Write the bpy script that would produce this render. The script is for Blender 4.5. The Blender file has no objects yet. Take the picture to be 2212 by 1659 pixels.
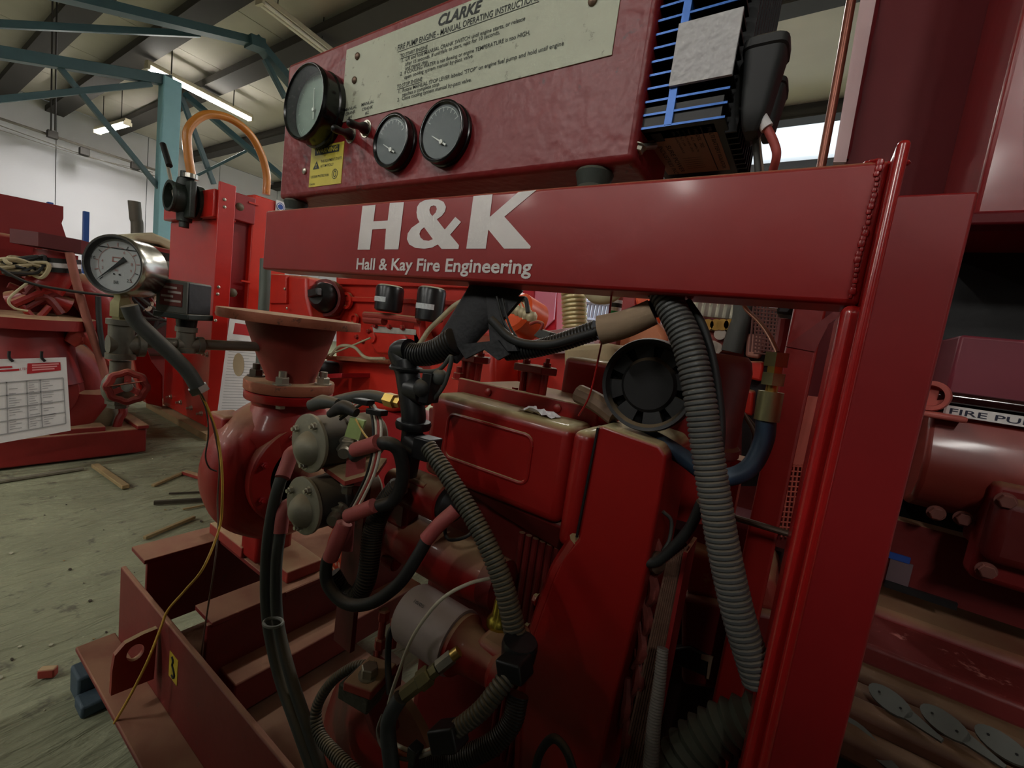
import bpy, bmesh, math, random
from mathutils import Vector, Matrix
random.seed(7)
S = bpy.context.scene
COL = S.collection
# ------------------------------------------------------------------ camera
FPX, CX, CY, HC = 940.0, 1106.0, 829.5, 1.05
AX = ((0.8201, 0.1749, -0.5448), (0.5563, -0.0201, 0.8307), (0.1343, -0.9844, -0.1138))
def _axes():
    v1 = Vector((-310 - CX, 528 - CY, FPX)).normalized()
    vd = Vector((0 - CX, 8950 - CY, FPX)).normalized()
    x = -v1; z = -vd; z = (z - x * z.dot(x)).normalized(); y = z.cross(x)
    return x, y, z
WX, WY, WZ = _axes()
EYE = Vector((0, 0, HC))
def ray(px, py):
    d = Vector(((px - CX) / FPX, (py - CY) / FPX, 1.0))
    return Vector((WX.dot(d), WY.dot(d), WZ.dot(d)))
def P(px, py, Y): d = ray(px, py); return EYE + d * (Y / d.y)
def PX(px, py, X): d = ray(px, py); return EYE + d * (X / d.x)
def PZ(px, py, Z): d = ray(px, py); return EYE + d * ((Z - HC) / d.z)
FWD = Vector((WX.z, WY.z, WZ.z))
def dep(p): return (Vector(p) - EYE).dot(FWD)
def rad(p, wpx): return 0.5 * wpx * dep(p) / FPX      # radius of something wpx wide in the photo at p
cam_d = bpy.data.cameras.new('camera'); cam = bpy.data.objects.new('camera', cam_d); COL.objects.link(cam)
cam_d.sensor_fit = 'HORIZONTAL'; cam_d.sensor_width = 36.0; cam_d.lens = FPX / 2212.0 * 36.0
cam_d.clip_start = 0.02; cam_d.clip_end = 60
mr = Vector((WX.x, WY.x, WZ.x)); mu = -Vector((WX.y, WY.y, WZ.y)); mb = -FWD
cam.matrix_world = Matrix(((mr.x, mu.x, mb.x, EYE.x), (mr.y, mu.y, mb.y, EYE.y), (mr.z, mu.z, mb.z, EYE.z), (0, 0, 0, 1)))
S.camera = cam
# ------------------------------------------------------------------ world, exposure
w = bpy.data.worlds.new('world'); S.world = w; w.use_nodes = True
w.node_tree.nodes['Background'].inputs[0].default_value = (0.80, 0.90, 1.0, 1)
w.node_tree.nodes['Background'].inputs[1].default_value = 1.0
S.view_settings.view_transform = 'Standard'; S.view_settings.look = 'None'
S.view_settings.exposure = 0.42; S.view_settings.gamma = 1.0; S.view_settings.use_curve_mapping = False
try:
    cy = S.cycles; cy.max_bounces = 5; cy.diffuse_bounces = 3; cy.glossy_bounces = 2; cy.transmission_bounces = 3; cy.transparent_max_bounces = 6
    cy.caustics_reflective = False; cy.caustics_refractive = False; cy.use_adaptive_sampling = True; cy.adaptive_threshold = 0.06; cy.sample_clamp_indirect = 6.0
except Exception: pass
TUBE_E = 26.0          # strength of the fluorescent tubes
TUBE_W = 46.0          # watts of the lamp that stands for each lit tube
# ------------------------------------------------------------------ materials
MATS = {}
def L(c):
    return tuple(((v / 255) / 12.92 if v / 255 <= 0.04045 else ((v / 255 + 0.055) / 1.055) ** 2.4) for v in c)
DUST = L((176, 150, 112))
def mat(name, rgb, rough=0.5, metal=0.0, var=0.12, vs=14.0, bump=0.0, bs=60.0, dust=0.0, spec=0.5, emit=None, es=0.0, alpha=None, trans=0.0, coat=0.0, dcol=None, wear=0.0, wcol=(120, 112, 100), sheen=None):
    if name in MATS: return MATS[name]
    m = bpy.data.materials.new(name); m.use_nodes = True; nt = m.node_tree; N = nt.nodes; K = nt.links
    b = N['Principled BSDF']; base = L(rgb)
    b.inputs['Roughness'].default_value = rough; b.inputs['Metallic'].default_value = metal
    b.inputs['Specular IOR Level'].default_value = spec; b.inputs['Coat Weight'].default_value = coat
    b.inputs['Coat Roughness'].default_value = 0.12
    if trans: b.inputs['Transmission Weight'].default_value = trans
    if emit: b.inputs['Emission Color'].default_value = (*L(emit), 1); b.inputs['Emission Strength'].default_value = es
    geo = N.new('ShaderNodeNewGeometry')
    ns = N.new('ShaderNodeTexNoise'); ns.inputs['Scale'].default_value = vs; ns.inputs['Detail'].default_value = 2.5; ns.inputs['Roughness'].default_value = 0.6
    K.new(geo.outputs['Position'], ns.inputs['Vector'])
    mx = N.new('ShaderNodeMix'); mx.data_type = 'RGBA'
    mx.inputs[6].default_value = (*[v * (1 - var) for v in base], 1); mx.inputs[7].default_value = (*[min(1, v * (1 + var)) for v in base], 1)
    K.new(ns.outputs['Fac'], mx.inputs[0]); out = mx.outputs[2]; rsock = None
    if wear > 0:      # chipped or stained patches with a shape of their own
        n3 = N.new('ShaderNodeTexNoise'); n3.inputs['Scale'].default_value = vs * 2.3; n3.inputs['Detail'].default_value = 4; n3.inputs['Roughness'].default_value = 0.72
        K.new(geo.outputs['Position'], n3.inputs['Vector'])
        r3 = N.new('ShaderNodeValToRGB'); r3.color_ramp.elements[0].position = 0.66 - 0.16 * wear; r3.color_ramp.elements[1].position = 0.72 - 0.12 * wear
        K.new(n3.outputs['Fac'], r3.inputs[0])
        m3 = N.new('ShaderNodeMix'); m3.data_type = 'RGBA'; K.new(r3.outputs[0], m3.inputs[0]); K.new(out, m3.inputs[6]); m3.inputs[7].default_value = (*L(wcol), 1); out = m3.outputs[2]
    if dust > 0:      # settled dust lies on faces that look up
        sx = N.new('ShaderNodeSeparateXYZ'); K.new(geo.outputs['True Normal' if False else 'Normal'], sx.inputs[0])
        n2 = N.new('ShaderNodeTexNoise'); n2.inputs['Scale'].default_value = 9; n2.inputs['Detail'].default_value = 3; K.new(geo.outputs['Position'], n2.inputs['Vector'])
        r = N.new('ShaderNodeMapRange'); r.inputs[1].default_value = 0.35; r.inputs[2].default_value = 0.95; K.new(sx.outputs[2], r.inputs[0])
        r2 = N.new('ShaderNodeMapRange'); r2.inputs[1].default_value = 0.2; r2.inputs[2].default_value = 0.6; r2.inputs[3].default_value = 0.35; K.new(n2.outputs['Fac'], r2.inputs[0])
        mm = N.new('ShaderNodeMath'); mm.operation = 'MULTIPLY'; K.new(r.outputs[0], mm.inputs[0]); K.new(r2.outputs[0], mm.inputs[1])
        m2 = N.new('ShaderNodeMath'); m2.operation = 'MULTIPLY'; m2.use_clamp = True; K.new(mm.outputs[0], m2.inputs[0]); m2.inputs[1].default_value = dust
        md = N.new('ShaderNodeMix'); md.data_type = 'RGBA'; K.new(m2.outputs[0], md.inputs[0]); K.new(out, md.inputs[6]); md.inputs[7].default_value = (*(L(dcol) if dcol else DUST), 1); out = md.outputs[2]
        rr = N.new('ShaderNodeMapRange'); rr.inputs[3].default_value = rough; rr.inputs[4].default_value = 0.9; K.new(m2.outputs[0], rr.inputs[0]); K.new(rr.outputs[0], b.inputs['Roughness'])
    K.new(out, b.inputs['Base Color'])
    if bump > 0:
        nb = N.new('ShaderNodeTexNoise'); nb.inputs['Scale'].default_value = bs; nb.inputs['Detail'].default_value = 1.5; K.new(geo.outputs['Position'], nb.inputs['Vector'])
        bp = N.new('ShaderNodeBump'); bp.inputs['Strength'].default_value = bump; bp.inputs['Distance'].default_value = 0.004; K.new(nb.outputs['Fac'], bp.inputs['Height']); K.new(bp.outputs[0], b.inputs['Normal'])
    MATS[name] = m; return m
RED = mat('red_gloss_paint', (150, 22, 24), 0.34, bump=0.10, bs=38, var=0.10, coat=0.25)
RED_D = mat('red_dusty_paint', (142, 22, 18), 0.42, bump=0.12, bs=45, var=0.14, dust=1.0, coat=0.1)
RED_P = mat('panel_crimson_paint', (126, 24, 28), 0.42, bump=0.42, bs=60, var=0.12, dust=0.9, wear=0.12, wcol=(88, 24, 28))
RED_B = mat('orange_red_paint', (194, 42, 28), 0.38, bump=0.06, bs=40, var=0.10, dust=0.9)
RED_M = mat('maroon_paint', (128, 28, 28), 0.45, bump=0.10, bs=40, var=0.12, dust=0.7)
RED_F = mat('matt_oxide_red', (150, 52, 42), 0.62, bump=0.12, bs=70, var=0.14, dust=1.0, wear=0.25, wcol=(120, 62, 44))
RUST = mat('rusty_dusty_steel', (150, 84, 58), 0.75, bump=0.2, bs=90, var=0.2, dust=0.8, wear=0.5, wcol=(96, 58, 40))
REDDARK = mat('shadow_red_casting', (104, 20, 18), 0.55, bump=0.2, bs=60, var=0.2, dust=0.5)  # red darkened in the colour itself for parts that sit in shade
BLACK = mat('black_plastic_and_shade', (22, 22, 23), 0.42, bump=0.05, bs=120, var=0.1)  # also colours the slabs that stand in for deep shade
BLACKG = mat('black_gloss_bezel', (14, 14, 15), 0.2, var=0.05)
RUB = mat('black_rubber', (30, 31, 31), 0.6, var=0.15, dust=0.25)
RUBG = mat('grey_dusty_rubber', (66, 68, 64), 0.62, var=0.15, dust=0.45)
COND = mat('grey_conduit_plastic', (78, 80, 80), 0.48, var=0.12, dust=0.3)
CONDK = mat('black_conduit_plastic', (26, 26, 27), 0.45, var=0.1, dust=0.2)
GALV = mat('galvanised_iron', (128, 124, 112), 0.5, 0.55, bump=0.15, bs=120, var=0.2, dust=0.4)
STEEL = mat('bright_steel', (196, 192, 182), 0.24, 1.0, var=0.08)
ZINC = mat('zinc_plated_steel', (182, 178, 164), 0.38, 0.85, var=0.15, dust=0.3)
BRASS = mat('brass', (190, 160, 84), 0.32, 0.9, var=0.12, dust=0.3)
OLIVE = mat('olive_plated_fitting', (150, 144, 104), 0.36, 0.75, var=0.15, dust=0.3)
ALU = mat('dull_cast_aluminium', (150, 146, 128), 0.55, 0.45, bump=0.12, bs=110, var=0.18, dust=0.5)
WHITE = mat('white_vinyl', (228, 222, 218), 0.45, var=0.04, bump=0.10, bs=90)
PAPER = mat('white_paper', (226, 222, 222), 0.8, var=0.03)
INK = mat('dark_ink', (52, 56, 54), 0.7, var=0.1)
INKK = mat('black_ink', (22, 22, 24), 0.7, var=0.1)
REDINK = mat('red_ink', (176, 32, 40), 0.7, var=0.1)
BLUEINK = mat('blue_ink', (30, 70, 150), 0.6, var=0.1)
GREYINK = mat('grey_print', (160, 158, 158), 0.8, var=0.1)
GLASS = bpy.data.materials.new('clear_glass'); GLASS.use_nodes = True
_n = GLASS.node_tree.nodes; _l = GLASS.node_tree.links; _n.remove(_n['Principled BSDF'])
_t = _n.new('ShaderNodeBsdfTransparent'); _g = _n.new('ShaderNodeBsdfGlossy'); _g.inputs['Roughness'].default_value = .3; _x = _n.new('ShaderNodeMixShader')
_t.inputs[0].default_value = (.96, .98, .97, 1)
_x.inputs[0].default_value = .02; _l.new(_t.outputs[0], _x.inputs[1]); _l.new(_g.outputs[0], _x.inputs[2]); _l.new(_x.outputs[0], _n['Material Output'].inputs['Surface'])
# ------------------------------------------------------------------ mesh helpers
def cr(pts, k=8):
    pts = [Vector(p) for p in pts]
    if len(pts) < 3: return pts
    out = []; n = len(pts)
    for i in range(n - 1):
        p0 = pts[i - 1] if i else pts[0] * 2 - pts[1]; p1 = pts[i]; p2 = pts[i + 1]; p3 = pts[i + 2] if i + 2 < n else pts[-1] * 2 - pts[-2]
        for j in range(k):
            t = j / k
            out.append(0.5 * ((2 * p1) + (p2 - p0) * t + (2 * p0 - 5 * p1 + 4 * p2 - p3) * t * t + (3 * p1 - p0 - 3 * p2 + p3) * t ** 3))
    out.append(pts[-1]); return out
def resample(pts, step):
    pts = [Vector(p) for p in pts]; out = [pts[0].copy()]; acc = 0.0
    for a, b in zip(pts, pts[1:]):
        l = (b - a).length
        if l < 1e-9: continue
        d = step - acc
        while d <= l:
            out.append(a.lerp(b, d / l)); d += step
        acc = (acc + l) % step
    return out
def frame_of(d):
    d = Vector(d).normalized(); a = Vector((0, 0, 1)) if abs(d.z) < 0.9 else Vector((1, 0, 0))
    u = d.cross(a).normalized(); return u, d.cross(u).normalized()
class M:
    def __init__(s): s.v = []; s.f = []
    def add(s, vs, fs):
        o = len(s.v); s.v += [tuple(v) for v in vs]; s.f += [tuple(i + o for i in f) for f in fs]; return s
    def hexa(s, p): return s.add(p, [(0, 3, 2, 1), (4, 5, 6, 7), (0, 1, 5, 4), (1, 2, 6, 5), (2, 3, 7, 6), (3, 0, 4, 7)])
    def box(s, x0, x1, y0, y1, z0, z1):
        x0, x1 = min(x0, x1), max(x0, x1); y0, y1 = min(y0, y1), max(y0, y1); z0, z1 = min(z0, z1), max(z0, z1)
        return s.hexa([(x0, y0, z0), (x1, y0, z0), (x1, y1, z0), (x0, y1, z0), (x0, y0, z1), (x1, y0, z1), (x1, y1, z1), (x0, y1, z1)])
    def obox(s, c, hx, hy, hz):
        c, hx, hy, hz = map(Vector, (c, hx, hy, hz))
        return s.hexa([c - hx - hy - hz, c + hx - hy - hz, c + hx + hy - hz, c - hx + hy - hz, c - hx - hy + hz, c + hx - hy + hz, c + hx + hy + hz, c - hx + hy + hz])
    def bar(s, a, b, w, h, up=(0, 0, 1)):
        a, b = Vector(a), Vector(b); d = (b - a); n = d.normalized(); u = Vector(up); sd = n.cross(u)
        if sd.length < 1e-4: sd = n.cross(Vector((1, 0, 0)))
        sd.normalize(); t = sd.cross(n).normalized()
        return s.obox((a + b) / 2, d / 2, sd * w / 2, t * h / 2)
    def prism(s, pts, off):
        n = len(pts); pts = [Vector(p) for p in pts]; off = Vector(off)
        nrm = Vector((0, 0, 0))
        for i in range(n): nrm += pts[i].cross(pts[(i + 1) % n])
        if nrm.dot(off) > 0: pts = pts[::-1]
        return s.add(pts + [p + off for p in pts], [tuple(range(n)), tuple(range(2 * n - 1, n - 1, -1))] + [((i + 1) % n, i, i + n, (i + 1) % n + n) for i in range(n)])
    def rings(s, rings, caps=True, closed=False):
        n = len(rings[0]); o = len(s.v)
        for r in rings: s.v += [tuple(p) for p in r]
        m = len(rings)
        for i in range(m - 1 + (1 if closed else 0)):
            a = o + i * n; b = o + ((i + 1) % m) * n
            for j in range(n):
                k = (j + 1) % n; s.f.append((a + j, a + k, b + k, b + j))
        if caps and not closed:
            s.f.append(tuple(o + j for j in range(n - 1, -1, -1))); s.f.append(tuple(o + (m - 1) * n + j for j in range(n)))
        return s
    def lathe(s, o, d, prof, n=32, caps=True, a0=0.0):
        o = Vector(o); d = Vector(d).normalized(); u, v = frame_of(d); R = []
        for t, r in prof:
            r = max(r, 1e-5)
            R.append([o + d * t + (u * math.cos(a0 + 2 * math.pi * j / n) + v * math.sin(a0 + 2 * math.pi * j / n)) * r for j in range(n)])
        return s.rings(R, caps)
    def cyl(s, a, b, r, r1=None, n=24):
        a, b = Vector(a), Vector(b); return s.lathe(a, b - a, [(0, r), ((b - a).length, r if r1 is None else r1)], n)
    def ball(s, c, r, n=16, sc=(1, 1, 1)):
        c = Vector(c); R = []
        for i in range(1, n // 2):
            t = math.pi * i / (n // 2)
            R.append([c + Vector((r * sc[0] * math.sin(t) * math.cos(2 * math.pi * j / n), r * sc[1] * math.sin(t) * math.sin(2 * math.pi * j / n), -r * sc[2] * math.cos(t))) for j in range(n)])
        return s.rings(R)
    def tube(s, pts, r, n=10, k=8, smooth=True, caps=True):
        path = cr(pts, k) if smooth else [Vector(p) for p in pts]
        m = len(path); rs = r if callable(r) else (lambda t: r) if not isinstance(r, (list, tuple)) else (lambda t: r[min(len(r) - 1, int(t * (len(r) - 1)))] + (r[min(len(r) - 1, int(t * (len(r) - 1)) + 1)] - r[min(len(r) - 1, int(t * (len(r) - 1)))]) * (t * (len(r) - 1) - int(t * (len(r) - 1))))
        u = None; R = []
        for i, p in enumerate(path):
            d = (path[min(i + 1, m - 1)] - path[max(i - 1, 0)]).normalized()
            if u is None: u, _ = frame_of(d)
            u = (u - d * u.dot(d)).normalized(); v = d.cross(u); rr = rs(i / (m - 1))
            R.append([p + (u * math.cos(2 * math.pi * j / n) + v * math.sin(2 * math.pi * j / n)) * rr for j in range(n)])
        return s.rings(R, caps)
    def corr(s, pts, r0, r1, pitch, amp=0.10, n=14, sharp=True):
        path = resample(cr(pts, 12), pitch / 4.0); m = len(path); u = None; R = []
        for i, p in enumerate(path):
            d = (path[min(i + 1, m - 1)] - path[max(i - 1, 0)]).normalized()
            if u is None: u, _ = frame_of(d)
            u = (u - d * u.dot(d)).normalized(); v = d.cross(u); t = i / max(1, m - 1); rr = (r0 + (r1 - r0) * t) * ((1.0, 1.012, 1.0, 1 - amp * 1.7)[i % 4] if sharp else 1 - amp + amp * math.cos(i * math.pi / 2))
            R.append([p + (u * math.cos(2 * math.pi * j / n) + v * math.sin(2 * math.pi * j / n)) * rr for j in range(n)])
        return s.rings(R)
    def bolt(s, p, d, r, h=None, shank=None):
        h = h or r * 1.1; d = Vector(d).normalized(); p = Vector(p)
        s.lathe(p - d * 0.0005, d, [(0, r * 1.25), (r * .18, r * 1.25)], 18)
        s.lathe(p, d, [(0, r), (h * .9, r), (h, r * .88)], 6)
        if shank: s.lathe(p, d, [(0, r * .55), (h + shank, r * .55)], 12)
        return s
    def pan(s, p, d, r):      # round-headed screw with a cross slot
        d = Vector(d).normalized(); s.lathe(p, d, [(0, r), (r * .35, r * .95), (r * .6, r * .6), (r * .66, .0001)], 16); return s
    def mesh(s, name):
        me = bpy.data.meshes.new(name); me.from_pydata(s.v, [], s.f); me.validate(); me.update(); return me
ORG = {}
def thing(name, label, cat, loc, group=None, kind=None):
    o = bpy.data.objects.new(name, None); COL.objects.link(o); o.location = loc; o.empty_display_size = 0.05
    ORG[o] = Vector(loc)
    if label: o['label'] = label
    if cat: o['category'] = cat
    if group: o['group'] = group
    if kind: o['kind'] = kind
    return o
def fin(me, angle=35):
    for p in me.polygons: p.use_smooth = True
    me.set_sharp_from_angle(angle=math.radians(angle))
def part(name, m, mt, parent, bevel=0.0, label=None, seg=2, angle=35, kind=None):
    me = m.mesh(name) if isinstance(m, M) else m
    me.transform(Matrix.Translation(-ORG[parent])); fin(me, angle)
    o = bpy.data.objects.new(name, me); COL.objects.link(o); o.parent = parent; ORG[o] = ORG[parent]
    if mt: me.materials.clear(); me.materials.append(mt)
    if label: o['label'] = label
    if kind: o['kind'] = kind
    if bevel: bev(o, bevel, seg)
    return o
def bev(o, wd, seg=2):
    b = o.modifiers.new('bevel', 'BEVEL'); b.width = wd; b.segments = seg; b.limit_method = 'ANGLE'; b.angle_limit = math.radians(40); b.harden_normals = False
def solo(name, m, mt, label=None, cat=None, group=None, bevel=0.0, kind=None, angle=35, seg=2):
    me = m.mesh(name) if isinstance(m, M) else m
    c = Vector((0, 0, 0)); zs = 1e9
    for v in me.vertices: c += v.co; zs = min(zs, v.co.z)
    c /= max(1, len(me.vertices)); c.z = zs
    me.transform(Matrix.Translation(-c)); fin(me, angle)
    o = bpy.data.objects.new(name, me); COL.objects.link(o); o.location = c; ORG[o] = c
    me.materials.clear(); me.materials.append(mt)
    if label: o['label'] = label
    if cat: o['category'] = cat
    if group: o['group'] = group
    if kind: o['kind'] = kind
    if bevel: bev(o, bevel, seg)
    return o
def flatcurve(loops, is_text=None, bold=0.0, shear=0.0):
    """2-D outline (with holes) or text -> list of verts, faces in its own plane"""
    if is_text is not None:
        cu = bpy.data.curves.new('t', 'FONT'); cu.body = is_text; cu.size = 1.0; cu.offset = bold; cu.shear = shear; cu.resolution_u = 3
    else:
        cu = bpy.data.curves.new('t', 'CURVE'); cu.dimensions = '2D'; cu.fill_mode = 'BOTH'
        for lp in loops:
            sp = cu.splines.new('POLY'); sp.points.add(len(lp) - 1); sp.use_cyclic_u = True
            for i, q in enumerate(lp): sp.points[i].co = (q[0], q[1], 0, 1)
    ob = bpy.data.objects.new('t', cu); COL.objects.link(ob)
    dg = bpy.context.evaluated_depsgraph_get(); me = bpy.data.meshes.new_from_object(ob.evaluated_get(dg))
    vs = [v.co.copy() for v in me.vertices]; fs = [tuple(p.vertices) for p in me.polygons]
    bpy.data.objects.remove(ob); bpy.data.curves.remove(cu); bpy.data.meshes.remove(me)
    return vs, fs
def text(m, s, bl, br, cap, lift, bold=0.0, shear=0.0):
    """writes s into builder m from bl to br (baseline), cap = cap-height vector, lift = offset off the surface"""
    vs, fs = flatcurve(None, s, bold, shear)
    if not vs: return m
    x0 = min(v.x for v in vs); x1 = max(v.x for v in vs); bl, br, cap, lift = map(Vector, (bl, br, cap, lift))
    u = (br - bl) / (x1 - x0)
    return m.add([bl + u * (v.x - x0) + cap * (v.y / 0.70) + lift for v in vs], fs)
def line(m, a, b, wd, nrm):
    a, b, nrm = Vector(a), Vector(b), Vector(nrm).normalized(); sd = (b - a).cross(nrm).normalized() * wd / 2
    return m.add([a - sd, b - sd, b + sd, a + sd], [(0, 1, 2, 3)])
def copy_tree(o, loc, label=None, group=None):
    c = o.copy(); COL.objects.link(c); c.location = loc; ORG[c] = Vector(loc)
    if label: c['label'] = label
    if group: c['group'] = group
    for ch in o.children:
        d = ch.copy(); COL.objects.link(d); d.parent = c
        for g in ch.children:
            e = g.copy(); COL.objects.link(e); e.parent = d
    return c
def hose(pts, wpx=None, name=None, mt=None, label=None, cat='cable', n=14, group=None, parent=None, k=8):
    q = [P(*p) for p in pts] if not isinstance(pts[0], Vector) else pts
    r = rad(q[0], wpx); r1 = rad(q[-1], wpx); r = (r + r1) / 2
    m = M().tube(q, r, n, k)
    if parent is not None: return part(name, m, mt, parent)
    return solo(name, m, mt, label, cat, group)
NY = Vector((0, -1, 0)); UP = Vector((0, 0, 1)); UX = Vector((1, 0, 0))
# ================================================================== the building
FLOORM = mat('worn_green_concrete', (138, 140, 112), 0.8, var=0.30, vs=4.0, bump=0.5, bs=22, wear=0.45, wcol=(104, 102, 84))
_nt = FLOORM.node_tree; _b = [n for n in _nt.nodes if n.type == 'BUMP'][0]; _tn = _b.inputs['Height'].links[0].from_node      # rippled worn coating: stretched wrinkles along the hall
_mp = _nt.nodes.new('ShaderNodeMapping'); _mp.inputs['Scale'].default_value = (26, 7, 10); _gp = _nt.nodes.new('ShaderNodeNewGeometry'); _nt.links.new(_gp.outputs['Position'], _mp.inputs[0]); _nt.links.new(_mp.outputs[0], _tn.inputs['Vector']); _tn.inputs['Scale'].default_value = 1.0; _tn.inputs['Detail'].default_value = 4; _tn.inputs['Distortion'].default_value = .6; _b.inputs['Distance'].default_value = .03; _b.inputs['Strength'].default_value = .8
WALLM = mat('white_lining_sheet', (206, 205, 210), 0.7, var=0.05, vs=1.5, bump=0.05, bs=6)
CEILM = mat('beige_roof_lining', (196, 190, 180), 0.75, var=0.12, vs=2.0, bump=0.12, bs=8)
PURM = mat('dark_purlin', (44, 39, 34), 0.7, var=0.15)
TRUSSM = mat('blue_green_steel_paint', (56, 84, 88), 0.45, var=0.15, dust=0.5, dcol=(150, 150, 140))
PILM = mat('pale_teal_pillar_paint', (128, 176, 184), 0.5, var=0.08)
CAPM = mat('lamp_metal', (196, 186, 160), 0.4, 0.3, var=0.1)
TUBEM = mat('lit_fluorescent_tube', (255, 253, 246), 0.5, emit=(255, 251, 240), es=TUBE_E, var=0)
TUBEM.cycles.emission_sampling = 'NONE'
TUBEOFF = mat('unlit_fluorescent_tube', (220, 212, 196), 0.35, var=0.02)
X0, X1, Y0, Y1, ZC = -13.0, 6.0, -9.35, 9.5, 4.3
fl = M()
nx, ny = 60, 48
for j in range(ny + 1):
    for i in range(nx + 1):
        fl.v.append((X0 - .3 + (X1 - X0 + .6) * i / nx, Y0 - .3 + (Y1 - Y0 + 2.6) * j / ny, random.uniform(-.002, .0)))
for j in range(ny):
    for i in range(nx):
        a = j * (nx + 1) + i; fl.f.append((a, a + 1, a + nx + 2, a + nx + 1))
solo('floor', fl, FLOORM, kind='structure')
def panels(parent_name, nrm, spans, mt, fixed, th=.03):
    root = thing(parent_name, None, None, (0, 0, 0), kind='structure')
    for (a0, a1, b0, b1) in spans:
        g = .006
        if nrm == 'z': m = M().box(a0 + g, a1 - g, b0 + g, b1 - g, fixed, fixed + th)
        elif nrm == 'x': m = M().box(fixed - th, fixed, a0 + g, a1 - g, b0 + g, b1 - g)
        else: m = M().box(a0 + g, a1 - g, fixed, fixed + th, b0 + g, b1 - g)
        part('panel', m, mt, root)
    return root
PY = [-9.35, -8.0, -6.5, -5.0, -3.5, -2.0, -.6, .78, 1.53, 2.22, 3.08, 4.5, 6.5, 8.2, 9.5]
spans = []
for i in range(11):
    x = X0 + 19 * i / 11
    for y0, y1 in zip(PY, PY[1:]): spans.append((x, x + 19 / 11, y0, y1))
RX0, RX1 = X0 + 19 * 5 / 11, X0 + 19 * 9 / 11
roof = [s_ for s_ in spans if not (s_[2] > 6.4 and s_[3] < 8.3 and s_[0] > RX0 - .01 and s_[1] < RX1 + .01)]
panels('ceiling', 'z', roof, CEILM, ZC)
RLM = bpy.data.materials.new('added_rooflight_sheet'); RLM.use_nodes = True; _n = RLM.node_tree.nodes; _l = RLM.node_tree.links; _n.remove(_n['Principled BSDF'])  # added rooflight, unseen, brings daylight in at the back
_t = _n.new('ShaderNodeBsdfTransparent'); _g = _n.new('ShaderNodeBsdfTranslucent'); _g.inputs[0].default_value = (.95, .95, .93, 1); _x = _n.new('ShaderNodeMixShader'); _x.inputs[0].default_value = .6
_l.new(_t.outputs[0], _x.inputs[1]); _l.new(_g.outputs[0], _x.inputs[2]); _l.new(_x.outputs[0], _n['Material Output'].inputs['Surface'])
panels('added_rooflight_1', 'z', [s_ for s_ in spans if s_ not in roof], RLM, ZC, .01)
solo('trim_1', M().box(X0 - .3, X1 + .3, Y0 - .3, 6.5, ZC + .035, ZC + .06).box(X0 - .3, X1 + .3, 8.2, Y1 + .3, ZC + .035, ZC + .06).box(X0 - .3, RX0, 6.5, 8.2, ZC + .035, ZC + .06).box(RX1, X1 + .3, 6.5, 8.2, ZC + .035, ZC + .06), PURM, kind='structure')
for i, y in enumerate(PY[:-1]):
    wd = .13 if y < 4 else .10  # width takes in the shadow band beside each purlin too
    m = M().box(X0, X1, y - wd, y + wd, 4.10, 4.125).box(X0, X1, y - .02, y + .02, 4.12, 4.3).box(X0, X1, y - wd, y - wd + .03, 4.12, 4.2)
    solo('trim_%d' % (i + 2), m, PURM, kind='structure')
panels('wall_left', 'x', [(Y0 + 1.45 * i, Y0 + 1.45 * (i + 1), 0, 4.3) for i in range(13)], WALLM, X0)
solo('trim_30', M().box(X0 - .07, X0 - .035, Y0, Y1, 0, 4.3), PURM, kind='structure')
panels('wall_right', 'x', [(Y0 + 1.45 * i, Y0 + 1.45 * (i + 1), 0, 4.3) for i in range(13)], WALLM, X1 + .03)
panels('wall_front', 'y', [(X0 + 1.9 * i, X0 + 1.9 * (i + 1), 0, 4.3) for i in range(10)], WALLM, Y0 - .03)
# back wall with a wide open loading door that lets the daylight in
D0, D1, DH = -5.4, 1.9, 3.6
panels('wall_back', 'y', [(X0 + 1.9 * i, X0 + 1.9 * (i + 1), 0, 4.3) for i in range(4)] + [(D0, D1, DH, 4.3)] + [(D1 + 2.05 * i, D1 + 2.05 * (i + 1), 0, 4.3) for i in range(2)], WALLM, Y1)
dr = thing('door_1', None, None, (D0, Y1, 0), kind='structure')
part('door_frame', M().box(D0, D0 + .12, Y1 - .06, Y1 + .1, 0, DH).box(D1 - .12, D1, Y1 - .06, Y1 + .1, 0, DH).box(D0, D1, Y1 - .06, Y1 + .1, DH, DH + .14), TRUSSM, dr)
# ---- roof steelwork
XT = -5.8
def steel(name, a, b, w, label, x=XT, mt=TRUSSM, h=None, x2=None):
    p, q = PX(*a, x), PX(*b, x if x2 is None else x2); wd = w * (dep(p) + dep(q)) / 2 / FPX
    m = M().bar(p, q, wd, h or wd, up=(1, 0, 0))
    return solo(name, m, mt, label, 'steel beam', 'roof steelwork', bevel=wd * .06)
steel('roof_truss_chord', (-60, 104), (372, 176), 22, 'teal steel girder resting on the pale blue pillar')
steel('roof_tie_beam', (-60, 49), (430, 74), 13, 'thin dark teal beam running level under the roof above the girder', x=XT - .5)
t = thing('portal_rafter', 'heavy dark teal rafter that bends downward beside the control panel', 'steel beam', PX(555, 95, XT))
def seg(par, name, a, b, w, x=XT):
    p, q = PX(*a, x), PX(*b, x); wd = w * (dep(p) + dep(q)) / 2 / FPX
    part(name, M().bar(p, q, wd * .55, wd, up=(1, 0, 0)), TRUSSM, par)
seg(t, 'rafter_arm', (60, -28), (556, 93), 30); seg(t, 'rafter_leg', (548, 82), (650, 205), 26); seg(t, 'joint_plate', (535, 88), (566, 100), 36, XT + .02)
steel('roof_brace', (118, 132), (345, 408), 10, 'long diagonal teal brace from girder down to the pillar')
steel('roof_strut', (-60, 221), (326, 181), 12, 'teal strut sloping up toward the pillar top from the left')
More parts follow.
